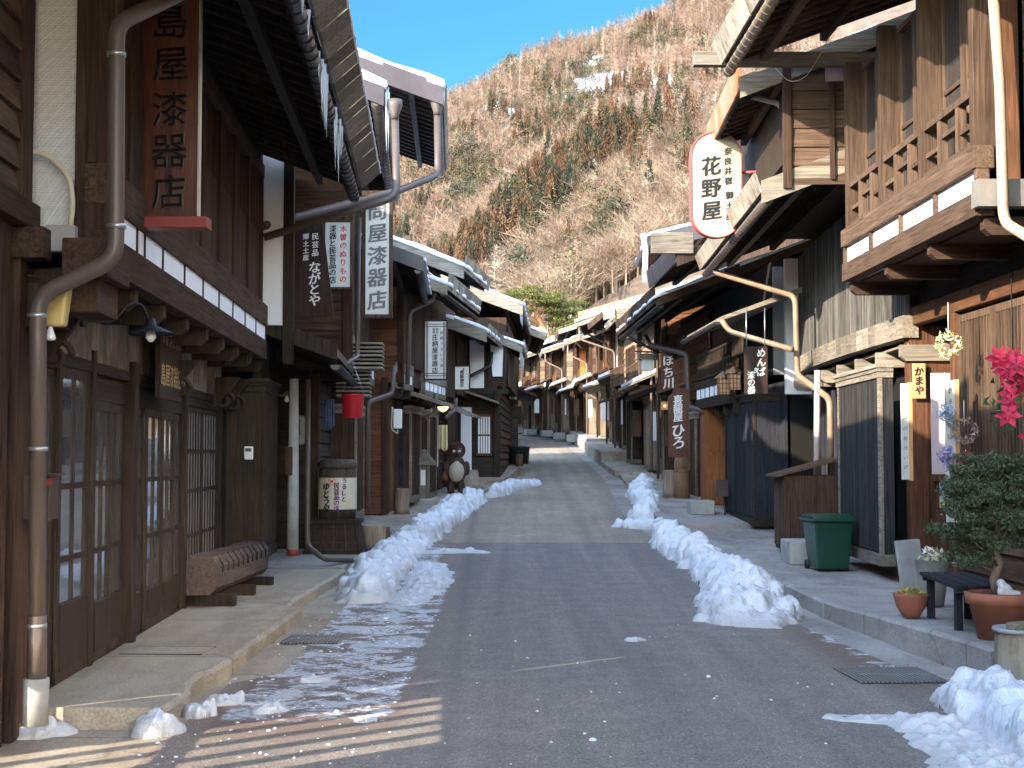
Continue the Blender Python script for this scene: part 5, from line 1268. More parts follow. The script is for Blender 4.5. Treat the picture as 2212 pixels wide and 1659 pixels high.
# ---- red bucket, cloths
o = thing('red_bucket', 'glossy red bucket hanging below the roof beside the barrel', 'bucket', P(762, 903, 18.9))
m = MB(); m.lathe([(.13, 0), (.135, .005), (.15, .31), (.155, .32), (.148, .32), (.13, .03)], (0, 0, 0), 28); m.build('pail', plain('red_enamel', (.42,.012,.02), .25, var=.05, spec=.6), o); m = MB(); m.tube([(-.15, 0, .31), (0, 0, .75), (.15, 0, .31)], .006, 6); m.build('handle', steel, o)
def cloth(name, lab, rect, Y, mat, folds=5, amp=.03, cat='cloth', wav=True):
    a = P(rect[0], rect[3], Y); b = P(rect[1], rect[2], Y); m = MB(); vs = []; nx, nz = 24, 10
    for j in range(nz+1):
        for i in range(nx+1):
            s_ = i/nx; t = j/nz; vs.append((a.x+(b.x-a.x)*(s_*(1-.06*t)+.03*t), Y+amp*sin(s_*folds*2*pi)*(1-t*.6), a.z+(b.z-a.z)*t+(.03*sin(s_*7) if j == 0 else 0)))
    m.add(vs, [(j*(nx+1)+i, j*(nx+1)+i+1, (j+1)*(nx+1)+i+1, (j+1)*(nx+1)+i) for j in range(nz) for i in range(nx)], True)
    o = m.build(name, mat); s2 = o.modifiers.new('s', 'SOLIDIFY'); s2.thickness = .006; return tag(o, lab, cat)
cloth('door_curtain', 'faded blue cloth strips hanging in the entrance above the barrel', (700, 722, 862, 922), 18.9, plain('indigo_cloth', (.06,.09,.16), .95, var=.4, sc=20), 4)
cloth('door_curtain', 'pale yellow cloth hanging in the doorway behind the animal statue', (947, 967, 918, 972), 31.6, plain('yellow_cloth', (.62,.56,.33), .95, var=.05), 2, .05)
# ---- painted barrel on its stand
o = thing('barrel_stand', 'black latticed stand carrying the painted barrel', 'stand', (-2.48, 19.9, zr(19.9)+.12), 0)
m = MB(); m.hexa([(-.42, -.3, 0), (.42, -.3, 0), (.42, .3, 0), (-.42, .3, 0), (-.33, -.24, .42), (.33, -.24, .42), (.33, .24, .42), (-.33, .24, .42)]); m.build('base', bk, o)
m = MB(); m.box(-.37, .37, -.28, .28, .42, .48)
m.build('top', bk, o, .006)
m = MB()
for i in range(5): x = -.3+i*.15; m.beam((x*1.2, -.305, .03), (x, -.25, .42), .018, .018)
for i in range(4): z = .06+i*.1; ww = .4-.09*z/.42; m.beam((-ww, -.302+.06*z/.42, z), (ww, -.302+.06*z/.42, z), .016, .016)
m.build('lattice', wd('brown'), o)
bz = zr(19.9)+.12+.48
o = thing('barrel', 'round dark barrel with painted white paper band', 'barrel', (-2.46, 19.9, bz), 0)
tubm = wood('barrel_stave', (.03,.024,.02), (.1,.085,.07), 'z', rough=.6)
m = MB(); m.lathe([(.255, 0), (.262, .3), (.26, .68), (.25, .72)], (0, 0, 0), 36); m.build('staves', tubm, o)
m = MB(); m.lathe([(.0, .84), (.2, .84), (.26, .81), (.285, .77), (.285, .73), (.262, .71)], (0, 0, 0), 36); m.build('lid', tubm, o)
band_ = mk_streak('aged_paper_band', (.62,.58,.48), (.55,.42,.24)); m = MB(); m.lathe([(.268, .14), (.269, .58)], (0, 0, 0), 48); m.f = [f for f in m.f if len(f) == 4]; m.sm = m.sm[:len(m.f)]; m.mi = m.mi[:len(m.f)]; m.build('paper_band', band_, o, recalc=False)
cyl = lambda x, y, d: (.27*sin(x/.27)*1.02, -.27*cos(x/.27)*1.02, y)
purp = plain('purple_ink', (.12,.02,.1), .6)
letters([('ゆとうや', -.13, .455, .12, .1)], cyl, .05).build('lettering', inkb, o, recalc=False); letters([('民芸品の店', .02, .47, .085, .08), ('うるしと', .125, .54, .085, .085)], cyl, .045).build('lettering', purp, o, recalc=False)
m = MB(); 
for i in range(20):
    t0, t1 = 2*pi*i/20, 2*pi*(i+1)/20; m.add([cyl(-.05+.052*cos(t0), .535+.052*sin(t0), .01), cyl(-.05+.052*cos(t1), .535+.052*sin(t1), .01), cyl(-.05+.043*cos(t1), .535+.043*sin(t1), .01), cyl(-.05+.043*cos(t0), .535+.043*sin(t0), .01)], [(0, 1, 2, 3)])
m.add([cyl(-.05+a, .535+b_, .01) for a, b_ in ((-.02, -.022), (.02, -.022), (.026, .01), (-.026, .01))], [(0, 1, 2, 3)]); m.build('emblem', inkr, o, recalc=False)
def stump(x, y, z, r, hgt, lab, lean=0, mat=None, flare=1.0, group=None, rz=0):
    o = thing('tree_stump', lab, 'stump', (x, y, z), rz, group); mat = mat or wood('stump_bark', (.14,.1,.08), (.36,.28,.21), 'z', rough=.9, var=.1)
    m = MB(); n = 26; vs = []
    lv = [(0, r*flare*1.12), (hgt*.25, r*(1+.3*(flare-1))), (hgt*.9, r*.97), (hgt, r*.93)]
    for zz, rr in lv:
        for k in range(n):
            t = 2*pi*k/n; q = rr*(1+.05*mnoise.noise(Vector((cos(t)*2, sin(t)*2, x*5+zz)))+.02*((k % 3)-1)); vs.append((q*cos(t)+lean*zz, q*sin(t), zz))
    m.add(vs, [(i*n+k, i*n+(k+1) % n, (i+1)*n+(k+1) % n, (i+1)*n+k) for i in range(3) for k in range(n)]+[tuple(range(n))[::-1]], True); m.build('trunk', mat, o)
    m = MB(); m.lathe([(r*.9, hgt-.004), (r*.9, hgt+.004), (0.001, hgt+.005)], (lean*hgt, 0, 0), n, False); m.build('cut_face', wood('cut_wood', (.25,.19,.14), (.46,.38,.3), 'x', rough=.9), o); return o
stump(-2.02, 20.6, zr(20.6)+.12, .19, .33, 'short broad stump beside the barrel stand'); stump(-2.15, 22.0, zr(22)+.12, .26, .2, 'low reddish log block behind the barrel', mat=wd('red'))
stump(-2.12, 27.2, zr(27.2)+.1, .14, .48, 'upright pale stump left of the little roofed post', .03)
stump(-1.02, 34.2, zr(34.2)+.13, .21, .44, 'flared grey stump right of the animal statue', flare=1.6, mat=wood('grey_stump', (.18,.15,.12), (.4,.34,.27), 'z'))
stump(3.38, 30.2, zr(30.2)+.2, .15, .58, 'upright log post left of the carved figure'); stump(.22, 42.0, zr(42.5)+.26, .11, .35, 'orange cut log before the black bin', mat=wd('tan'))
# small roofed post
o = thing('lantern_post', 'little weathered post with shingled roof between stump and animal statue', 'post', (-1.86, 29.6, zr(29.6)+.08))
m = MB(); m.box(-.09, .09, -.09, .09, .12, .86); m.build('post', gy, o, .01); m = MB(); m.box(-.24, .24, -.2, .2, 0, .14); m.build('stone_base', conc_w, o, .03)
m = MB(); m.add([(-.3, -.2, .84), (.3, -.2, .84), (.3, .2, .84), (-.3, .2, .84), (-.08, -.04, 1.12), (.08, -.04, 1.12), (.08, .04, 1.12), (-.08, .04, 1.12)], [(0, 3, 2, 1), (4, 5, 6, 7), (0, 1, 5, 4), (1, 2, 6, 5), (2, 3, 7, 6), (3, 0, 4, 7)]); m.build('roof', gyy, o, .02)
m = MB(); m.lathe([(.06, 1.1), (.07, 1.14), (.03, 1.17)], (0, 0, 0), 10); m.build('finial', gyy, o); m = MB(); m.box(-.05, .05, -.096, -.09, .42, .74); m.build('paper_slip', paint_wht, o)
# ---- statues
def blob(name, spheres, mat, parent, vox=.02):
    """one continuous body grown from overlapping ellipsoids"""
    m = MB()
    for (x, y, z, a, b_, c) in spheres:
        vs = []; fs = []; n, q = 16, 10
        for j in range(q+1):
            for i in range(n): t, p_ = 2*pi*i/n, pi*j/q; vs.append((x+a*sin(p_)*cos(t), y+b_*sin(p_)*sin(t), z+c*cos(p_)))
        for j in range(q):
            for i in range(n): fs.append((j*n+i, j*n+(i+1) % n, (j+1)*n+(i+1) % n, (j+1)*n+i))
        m.add(vs, fs, True)
    o = m.build(name, mat, parent); bm = bmesh.new(); bm.from_mesh(o.data); bmesh.ops.remove_doubles(bm, verts=bm.verts, dist=.0005); bm.to_mesh(o.data); bm.free()
    r_ = o.modifiers.new('r', 'REMESH'); r_.mode = 'VOXEL'; r_.voxel_size = vox; r_.use_smooth_shade = True
    s_ = o.modifiers.new('s', 'SMOOTH'); s_.iterations = 4; return o
ST = thing('animal_statue', 'standing brown raccoon-dog statue with white belly and round hat', 'statue', (-1.3, 32.6, zr(32.6)+.12), .15)
fur = wood('statue_glaze', (.025,.016,.012), (.09,.055,.04), 'z', rough=.45)
bd = blob('body', [(0, 0, .52, .26, .24, .3), (0, -.02, .72, .2, .19, .16), (0, -.03, .93, .17, .16, .15), (0, -.17, .9, .07, .09, .06), (-.12, -.04, .16, .09, .1, .2), (.12, -.04, .16, .09, .1, .2), (-.12, -.1, .04, .09, .13, .05), (.12, -.1, .04, .09, .13, .05), (-.25, -.08, .58, .07, .09, .17), (.25, -.08, .58, .07, .09, .17), (-.12, .0, 1.05, .04, .03, .05), (.12, .0, 1.05, .04, .03, .05), (0, .22, .2, .1, .12, .13)], fur, ST)
blob('belly', [(0, -.13, .5, .19, .16, .24), (0, -.12, .7, .1, .1, .1)], plain('ivory_glaze', (.42,.37,.3), .5), bd)
m = MB(); m.lathe([(.23, .0), (.24, .012), (.1, .08), (.0, .1)], (0, 0, 0), 24); hat = m.build('hat', fur, bd); hat.location = (0, .1, .98); hat.rotation_euler = (-1.15, 0, 0)
m = MB(); m.lathe([(.05, 0), (.075, .06), (.06, .14), (.025, .19), (.03, .23)], (-.28, -.17, .28), 14); m.build('flask', wd('red'), ST)
for xx in (-.06, .06): m = MB(); m.lathe([(.001, -.03), (.03, -.02), (.035, 0), (.03, .02), (.001, .03)], (xx, -.175, .97), 12); m.build('eye', paint_wht, bd); m = MB(); m.lathe([(.001, -.014), (.014, 0), (.001, .014)], (xx, -.205, .97), 8); m.build('pupil', paint_blk, bd)
m = MB(); m.lathe([(.001, -.02), (.025, 0), (.001, .02)], (0, -.26, .92), 10); m.build('nose', paint_blk, bd)
o = thing('carved_figure', 'carved wooden owl-like figure on a log right of the log post', 'statue', (3.62, 30.0, zr(30)+.2))
cw = wood('carved_wood', (.12,.075,.045), (.32,.2,.12), 'z', rough=.75)
blob('figure', [(0, 0, .75, .16, .15, .22), (0, 0, .98, .13, .13, .14), (-.06, -.1, .99, .05, .04, .05), (.06, -.1, .99, .05, .04, .05), (-.13, -.03, .7, .05, .08, .18), (.13, -.03, .7, .05, .08, .18), (0, -.12, .55, .1, .05, .05), (-.08, 0, 1.1, .035, .03, .04), (.08, 0, 1.1, .035, .03, .04)], cw, o)
m = MB(); m.lathe([(.17, 0), (.165, .5), (.15, .56)], (0, 0, 0), 22); m.build('log', cw, o)
# ---- right side: cabinet, bin, block, mail boxes
o = thing('shed_cabinet', 'dark board cabinet with slanting lid beside the green bin', 'cabinet', P(1735, 1172, 19.0)-Vector((0, 0, 0)), -.02)
o.location = (3.95, 18.9, zr(18.9)+.17+.08)
m = MB(); m.box(-.3, .4, 0, .75, .0, 1.0); m.build('carcass', wd('brown'), o); m = MB(); m.hexa([(-.42, -.08, .98), (.42, -.08, 1.2), (.42, .82, 1.2), (-.42, .82, .98), (-.42, -.08, 1.01), (.42, -.08, 1.235), (.42, .82, 1.235), (-.42, .82, 1.01)]); m.build('lid', tny, o)
m = MB()
for i in range(4): m.box(-.31-.01, -.3, .02+i*.18, .19+i*.18, .05, .95)
m.build('door', wd('brown'), o)
for (a, b_) in ((-.25, .05), (.32, .05), (-.25, .65), (.32, .65)): m = MB(); m.box(a, a+.06, b_, b_+.06, -.1, 0); m.build('leg', wd('brown'), o)
o = thing('wheelie_bin', 'dark green wheelie bin on the pavement before the black slats', 'bin', (3.83, 17.15, zr(17)+.17), .05)
grn = plain('bin_green', (.005,.045,.027), .35, var=.08, spec=.5)
m = MB(); m.hexa([(-.19, -.24, .03), (.19, -.24, .03), (.19, .2, .03), (-.19, .2, .03), (-.235, -.3, .6), (.235, -.3, .6), (.235, .3, .6), (-.235, .3, .6)]); m.build('body', grn, o, .02)
m = MB(); m.box(-.27, .27, -.34, .33, .6, .64); m.prism_u([(-.33, .64), (.32, .64), (.28, .68), (-.2, .685)], -.25, .25); m.build('lid', grn, o, .015)
m = MB(); m.tube([(-.2, .36, .62), (.2, .36, .62)], .016, 8); m.build('handle', grn, o)
for xx in (-.2, .2): m = MB(); m.lathe([(.001, -.02), (.06, -.02), (.06, .02), (.001, .02)], (0, 0, 0), 16); w_ = m.build('wheel', paint_blk, o); w_.rotation_euler = (0, pi/2, 0); w_.location = (xx, .22, .06)
o = thing('concrete_block', 'pale concrete block step left of the green bin', 'block', (3.72, 18.1, zr(18)+.168)); m = MB(); m.box(-.22, .25, -.3, .35, 0, .3); m.build('block', conc_w, o, .02)
o = thing('concrete_block', 'second pale block by the log post further on', 'block', (3.45, 26.4, zr(26.4)+.16)); m = MB(); m.box(-.15, .3, -.3, .3, 0, .26); m.build('block', conc_w, o, .02)
o = thing('mail_box', 'dark purple letter box on a post beside the orange door box', 'letter box', P(1560, 1072, 26.0)); m = MB(); m.box(-.1, .1, -.12, .12, 0, .3); m.build('box', tinr, o, .005); m = MB(); m.tube([(.05, 0, 0), (.05, 0, -.9)], .02, 8); m.build('post', pipe_dk, o)
for (x, y, Y, lab) in ((1563, 852, 21.8, 'left of two small wooden lattice lanterns under the right eave'), (1586, 842, 21.4, 'right of two small wooden lattice lanterns under the right eave')):
    o = thing('hanging_lantern', lab, 'lantern', P(x, y, Y), 0, 'wooden lattice lanterns')
    m = MB(); m.box(-.085, .085, -.085, .085, 0, .26); m.build('lantern_body', wd('tan'), o); m = MB()
    for i in range(4):
        for sx_, sy_ in ((1, 0), (0, 1)):
            c = -.08+i*.053; m.box(*((c-.006, c+.006, -.09, -.085) if sx_ else (-.09, -.085, c-.006, c+.006)), 0, .26)
        m.box(-.09, .09, -.09, -.086, .02+i*.07, .032+i*.07); m.box(-.09, -.086, -.09, .09, .02+i*.07, .032+i*.07)
    m.build('lattice', bk, o); m = MB(); m.lathe([(.14, .25), (.13, .27), (.01, .36)], (0, 0, 0), 4, False); m.build('cap', bk, o); m = MB(); m.tube([(0, 0, .35), (0, 0, .75)], .004, 5); m.build('cord', paint_blk, o)
o = thing('box_lantern', 'white box lantern under a little roof hanging high on the far right', 'lantern', P(1398, 800, 33)); m = MB(); m.box(-.14, .14, -.14, .14, 0, .25); m.build('box', plain('frosted', (.6,.66,.62), .4), o); m = MB(); m.box(-.2, .2, -.2, .2, .25, .38); m.build('roof', gyx, o, .01); m = MB(); m.tube([(-.3, 0, .45), (.8, 0, .4)], .02, 6); m.build('arm', paint_blk, o)
o = thing('glass_lamp', 'small lit orange glass lamp left of the tall notched plank', 'lamp', P(1435, 885, 30)); m = MB(); m.box(-.07, .07, -.07, .07, 0, .17); m.build('shade', plain('amber_glass', (.6,.3,.08), .4), o)
em = nm('lamp_glow')[0]; em.node_tree.nodes['Principled BSDF'].inputs['Emission Color'].default_value = (1, .6, .2, 1); em.node_tree.nodes['Principled BSDF'].inputs['Emission Strength'].default_value = 1.2
m = MB(); m.lathe([(.001, -.03), (.03, 0), (.001, .03)], (0, -.08, .08), 8); m.build('bulb', em, o)
o = thing('hanging_lamp', 'small lit lamp under the eave above the yellow cloth', 'lamp', P(957, 884, 30.5)); m = MB(); m.lathe([(.12, .05), (.1, .0), (.04, -.05), (.001, -.06)], (0, 0, 0), 14); m.build('globe', em, o)
o = thing('gas_meter', 'white gas meter on the reddish boards left of the stump', 'meter', P(859, 926, 26.0)); m = MB(); m.box(-.08, .08, -.06, .06, 0, .36); m.build('case', paint_wht, o, .02); m = MB(); m.tube(bend([(-.1, 0, .4), (-.12, 0, -.0), (0, 0, -.1), (.0, 0, .0)], .05), .015, 8); m.build('pipe', conduit, o)
o = thing('rubbish_bin', 'squat black bin on the far left pavement', 'bin', (.2, 43.0, zr(43.4)+.27)); m = MB(); m.lathe([(.3, 0), (.34, .5), (.36, .52), (.1, .56)], (0, 0, 0), 20); m.build('bin', paint_blk, o)
o = thing('planter_tub', 'white tub before the dark house at the end of the street', 'tub', P(1139, 940, 90)); m = MB(); m.lathe([(.3, 0), (.36, .65), (.38, .66)], (0, 0, 0), 16); m.build('tub', paint_wht, o)
sign('standing_sign', 'small white sign standing before the dark end house', (1133, 1139, 905, 921), 91, .1, wht, [('手打', .5, .7, .4, .4)], inkb, frame=bk, fw=.1)
# ---- pots, bench, potted tree on the right
terra = plain('terracotta', (.30,.11,.07), .75, var=.15, sc=5); soil = plain('soil', (.06,.045,.03), .95, var=.4, sc=30)
zb = .235
o = thing('flower_pot', 'big fluted terracotta pot holding the small evergreen tree', 'pot', (3.62, 10.55, zb))
m = MB(); n = 48; vs = []
for z, r_ in ((0, .15), (.27, .21), (.27, .235), (.35, .245), (.355, .22), (.31, .2)):
    for k in range(n): t = 2*pi*k/n; q = r_*(1+(.02 if (k % 6) == 0 and .0 <= z < .27 and r_ < .23 else 0)); tt = t+z*1.2; vs.append((q*cos(tt), q*sin(tt), z))
m.add(vs, [(i*n+k, i*n+(k+1) % n, (i+1)*n+(k+1) % n, (i+1)*n+k) for i in range(5) for k in range(n)]+[tuple(range(n))[::-1]], True); m.build('pot', terra, o)
m = MB(); m.lathe([(.21, .31), (.12, .34), (.001, .345)], (0, 0, 0), 24); m.build('soil', soil, o)
def needles(m, C, rad, n, r, size=.02, flat_=.6):
    for i in range(n):
        d = Vector((r.gauss(0, 1), r.gauss(0, 1), r.gauss(0, 1))).normalized()*rad*r.random()**.4; d.z *= flat_; p = Vector(C)+d
        a = Vector((r.gauss(0, 1), r.gauss(0, 1), r.gauss(.3, 1))).normalized()*size*(.7+r.random()); b_ = Vector((r.gauss(0, 1), r.gauss(0, 1), r.gauss(0, 1))).normalized()*size*.45
        m.add([p-b_, p+b_, p+a], [(0, 1, 2)])
def mk_leaf(name, a, b_):
    m, nt, b = nm(name); g = nt.nodes.new('ShaderNodeNewGeometry'); nt.links.new(ramp(nt, g.outputs['Random Per Island'], [(0, a), (1, b_)]), b.inputs['Base Color']); b.inputs['Roughness'].default_value = .7; b.inputs['Specular IOR Level'].default_value = .2; return m
T = thing('potted_evergreen', 'small gnarled evergreen tree growing in the fluted terracotta pot', 'tree', (3.62, 10.55, zb+.33))
r = random.Random(5); tb = wood('juniper_bark', (.1,.075,.06), (.26,.2,.16), 'z')
m = MB(); m.tube([(0, 0, 0), (-.03, 0, .12), (.02, .02, .24), (-.03, .0, .36), (.02, .0, .55), (.0, 0, .8)], .03, 8, True, [.045, .036, .032, .026, .018, .008]); m.build('trunk', tb, T)
m = MB(); cl = []
for i in range(190):
    a = r.random()*2*pi; z = .22+.78*r.random(); lim = .40*sqrt(max(.05, 1-((z-.5)/.58)**2)); q = lim*r.random()**.5
    if z < .35 and cos(a)*q > -.05: continue
    cl.append((q*cos(a)*1.12-.03, q*sin(a)*.75, z*(1.0)+.02))
lm = MB()
for c in cl:
    needles(lm, c, .085, 190, r, .021, .55)
    if r.random() > .25: continue
    b0 = Vector((0, 0, max(.15, c[2]-.2))); m.tube([b0, (b0+Vector(c))/2+Vector((0, 0, -.03)), Vector(c)], .005, 4, True, [.01, .006, .002])
m.build('limbs', tb, T); lm.build('crown', mk_leaf('juniper_leaf', (.035,.05,.03), (.12,.14,.085)), T, recalc=False)
o = thing('garden_ornament', 'small pale figurine at the foot of the potted evergreen', 'figurine', (3.62, 10.4, zb+.32)); blob('figurine', [(0, 0, .05, .06, .04, .06), (-.03, 0, .11, .035, .03, .035), (.07, 0, .03, .05, .03, .03)], plain('pale_stone', (.5,.5,.52), .8, var=.3, sc=20), o, .008)
o = thing('slatted_bench', 'small black slatted bench on the right pavement', 'bench', (3.68, 11.62, zb-.02), -.08); o.scale = (1.1, 1.05, .88)
m = MB()
for i in range(4): m.box(-.18+i*.095, -.18+i*.095+.082, -.62, .62, .4, .435)
m.box(-.17, .19, -.6, -.54, .36, .4); m.box(-.17, .19, .5, .56, .36, .4); m.build('seat', ch, o, .005)
for a in (-.15, .13):
    for b_ in (-.5, .45): m = MB(); m.box(a, a+.055, b_, b_+.055, 0, .4); m.build('leg', ch, o, .006)
o = thing('flower_pot', 'shallow terracotta bowl with dry stonecrop left of the black bench', 'pot', (3.42, 12.15, .225)); m = MB(); m.lathe([(.07, 0), (.12, .08), (.15, .18), (.155, .2), (.14, .2), (.12, .16)], (0, 0, 0), 28); m.build('pot', terra, o); m = MB(); m.lathe([(.135, .17), (.001, .185)], (0, 0, 0), 20); m.build('soil', soil, o)
m = MB(); needles(m, (0, 0, .2), .12, 260, r, .035, .35); m.build('plant', mk_leaf('dry_stonecrop', (.2,.2,.06), (.45,.38,.15)), o, recalc=False)
o = thing('flower_basket', 'grey openwork basket of pale flowers behind the black bench', 'basket', (3.95, 13.3, .2)); m = MB(); m.lathe([(.1, 0), (.13, .2), (.16, .42), (.17, .43), (.15, .42), (.12, .2)], (0, 0, 0), 18); m.build('basket', plain('grey_wicker', (.25,.24,.22), .8), o); m = MB(); needles(m, (0, -.05, .46), .13, 160, r, .05, .6); m.build('flowers', mk_leaf('pale_flowers', (.25,.3,.15), (.65,.65,.55)), o, recalc=False)
o = thing('stone_slab', 'grey stone slab leaning on the entrance post', 'slab', (4.22, 14.9, .2), .2); m = MB(); m.hexa([(-.13, -.03, 0), (.13, -.03, 0), (.13, .03, 0), (-.13, .03, 0), (-.15, .07, .5), (.12, .07, .52), (.12, .13, .52), (-.15, .13, .5)]); m.build('slab', conc_w, o, .008)
S = stump(3.42, 9.45, 0, .2, .42, 'hollow rotting stump with grey rim at the right kerb end', mat=wood('rotten_bark', (.04,.032,.025), (.3,.25,.19), 'z', blot=(.28,.24,.19)))
m = MB(); m.lathe([(.2, .43), (.215, .44), (.21, .46), (.18, .45)], (0, 0, 0), 30); m.build('rim', plain('grey_rim', (.3,.31,.31), .6), S); m = MB(); m.beam((-.12, -.05, .47), (.14, .05, .48), .09, .05); m.build('bark_piece', gyx, S, .01)
o = thing('bucket_pot', 'pale grey pot at the right edge behind the snow', 'pot', (3.52, 9.05, 0)); m = MB(); m.lathe([(.12, 0), (.15, .34), (.16, .35), (.14, .35), (.13, .32), (.001, .32)], (0, 0, 0), 22); m.build('pot', plain('pale_pot', (.4,.41,.42), .6), o)
# poinsettia hanging at the right edge
o = thing('poinsettia', 'hanging bunch of crimson poinsettia flowers at the right edge', 'flowers', (3.62, 10.1, 2.0)); pm_ = plain('crimson_petal', (.42,.012,.05), .6, var=.35, sc=12)
for i in range(15):
    c = Vector((r.uniform(-.14, .2), r.uniform(-.1, .05), r.uniform(-.28, .34))); m = MB(); ax = Vector((r.uniform(-.5, .2), -1, r.uniform(-.3, .3))).normalized(); e1 = ax.cross(Vector((0, 0, 1))).normalized(); e2 = ax.cross(e1)
    for L_, nn, off in ((.1, 6, 0), (.065, 5, .4)):
        for k in range(nn):
            t = 2*pi*k/nn+off+r.uniform(-.1, .1); d = e1*cos(t)+e2*sin(t); s_ = e1*-sin(t)+e2*cos(t); q = ax*(.02 if L_ < .08 else 0)
            m.add([c+q, c+q+d*L_*.5+s_*L_*.27+ax*.008, c+q+d*L_-ax*.025, c+q+d*L_*.5-s_*L_*.27+ax*.008, c+q+d*L_*.5+ax*-.004], [(0, 1, 4), (1, 2, 4), (2, 3, 4), (3, 0, 4)], True)
    m.build('flower', pm_, o, recalc=False)
m = MB(); needles(m, (.02, .04, 0), .25, 90, r, .06, 1.0); m.build('leaves', mk_leaf('poinsettia_leaf', (.02,.05,.015), (.06,.1,.03)), o, recalc=False)
m = MB(); m.tube([(.0, .05, .3), (.05, .2, .9)], .005, 5); m.build('hook', paint_blk, o)
def ornament(name, lab, px, py, Y, cols_, rad, n=240, cord=.3, ring=0):
    o = thing(name, lab, 'ornament', P(px, py, Y)); m = MB()
    if ring:
        for k in range(18): t = 2*pi*k/18; needles(m, (ring*cos(t), 0, ring*sin(t)), rad, n//18, r, .025, 1)
    else: needles(m, (0, 0, 0), rad, n, r, .03, 1)
    m.build('flowers', mk_leaf(name+'_petals%d' % int(px), *cols_), o, recalc=False); m = MB(); m.tube([(0, 0, rad), (0, 0, rad+cord)], .004, 4); m.build('cord', inkw, o)
ornament('flower_garland', 'yellow-white flower garland hanging before the slatted doors', 2049, 745, 13.3, ((.5,.5,.15), (.8,.78,.6)), .055, 300, .35, .09)
ornament('paper_ball', 'upper blue and white paper ball beside the longer poem board', 2042, 893, 13.45, ((.1,.25,.4), (.7,.7,.72)), .09)
ornament('paper_ball', 'middle blue and pink paper ball beside the longer poem board', 2044, 985, 13.45, ((.12,.25,.45), (.7,.45,.6)), .09)
ornament('twig_wreath', 'brown twig wreath hung on the slatted doors', 2083, 930, 13.3, ((.1,.05,.03), (.6,.5,.42)), .035, 400, .25, .1)
ornament('red_flower', 'single red flower with silver wrap on the slatted doors', 2086, 992, 13.2, ((.45,.01,.03), (.6,.03,.05)), .07, 160, .02)

# ---- the great pine beyond the roofs
def pine_tree():
    r = random.Random(9); b = P(1195, 800, 105); b.z = zr(105)
    T = thing('pine_tree', 'spreading old pine with orange trunk above the far roofs', 'tree', b)
    bark = wood('pine_bark', (.3,.16,.09), (.5,.32,.2), 'z', rough=.9)
    q = lambda x, y, dy=0: P(x, y, 105+dy)-b
    m = MB(); tr = [q(1200, 880), q(1198, 770), q(1185, 735), q(1168, 700), q(1155, 665), q(1170, 640)]; m.tube(tr, .3, 10, True, [.55, .42, .34, .26, .18, .08]); m.build('trunk', bark, T)
    limbs = [[(1190, 740), (1215, 700), (1240, 690)], [(1185, 735), (1205, 720), (1240, 735)], [(1170, 705), (1120, 668), (1085, 655)], [(1160, 680), (1195, 650), (1225, 655)], [(1175, 715), (1140, 720), (1130, 735)], [(1158, 668), (1130, 640), (1115, 635)], [(1196, 760), (1225, 745), (1262, 742)], [(1198, 765), (1180, 740), (1160, 750)]]
    m = MB(); tips = []
    for L in limbs:
        dy = r.uniform(-2.5, 2.5); pts = [q(*L[0]), q(*L[1], dy*.6), q(*L[2], dy)]; m.tube(bend(pts, 1.0), .15, 6, True, [.18-.14*i/8 for i in range(len(bend(pts, 1.0)))])
        for k in range(9):
            t = r.uniform(.35, 1.1); tips.append(pts[1].lerp(pts[2], t)+Vector((r.uniform(-1.3, 1.3), r.uniform(-1.6, 1.6), r.uniform(-.2, .6))))
    m.build('limbs', bark, T)
    for (x, y) in ((1150, 632), (1120, 650), (1095, 645), (1180, 640), (1215, 655), (1240, 670), (1250, 690), (1235, 705), (1262, 735), (1130, 668), (1165, 655), (1200, 672), (1140, 640), (1225, 725), (1215, 745), (1240, 755), (1185, 650), (1160, 738), (1205, 690), (1110, 632)):
        for k in range(4): tips.append(q(x+r.uniform(-10, 10), y+r.uniform(-4, 4), r.uniform(-2.5, 2.5)))
    m = MB()
    for t in tips: needles(m, t, .8, 210, r, .12, .24)
    m.build('crown', mk_leaf('pine_needles', (.045,.058,.016), (.15,.15,.045)), T, recalc=False)
pine_tree()

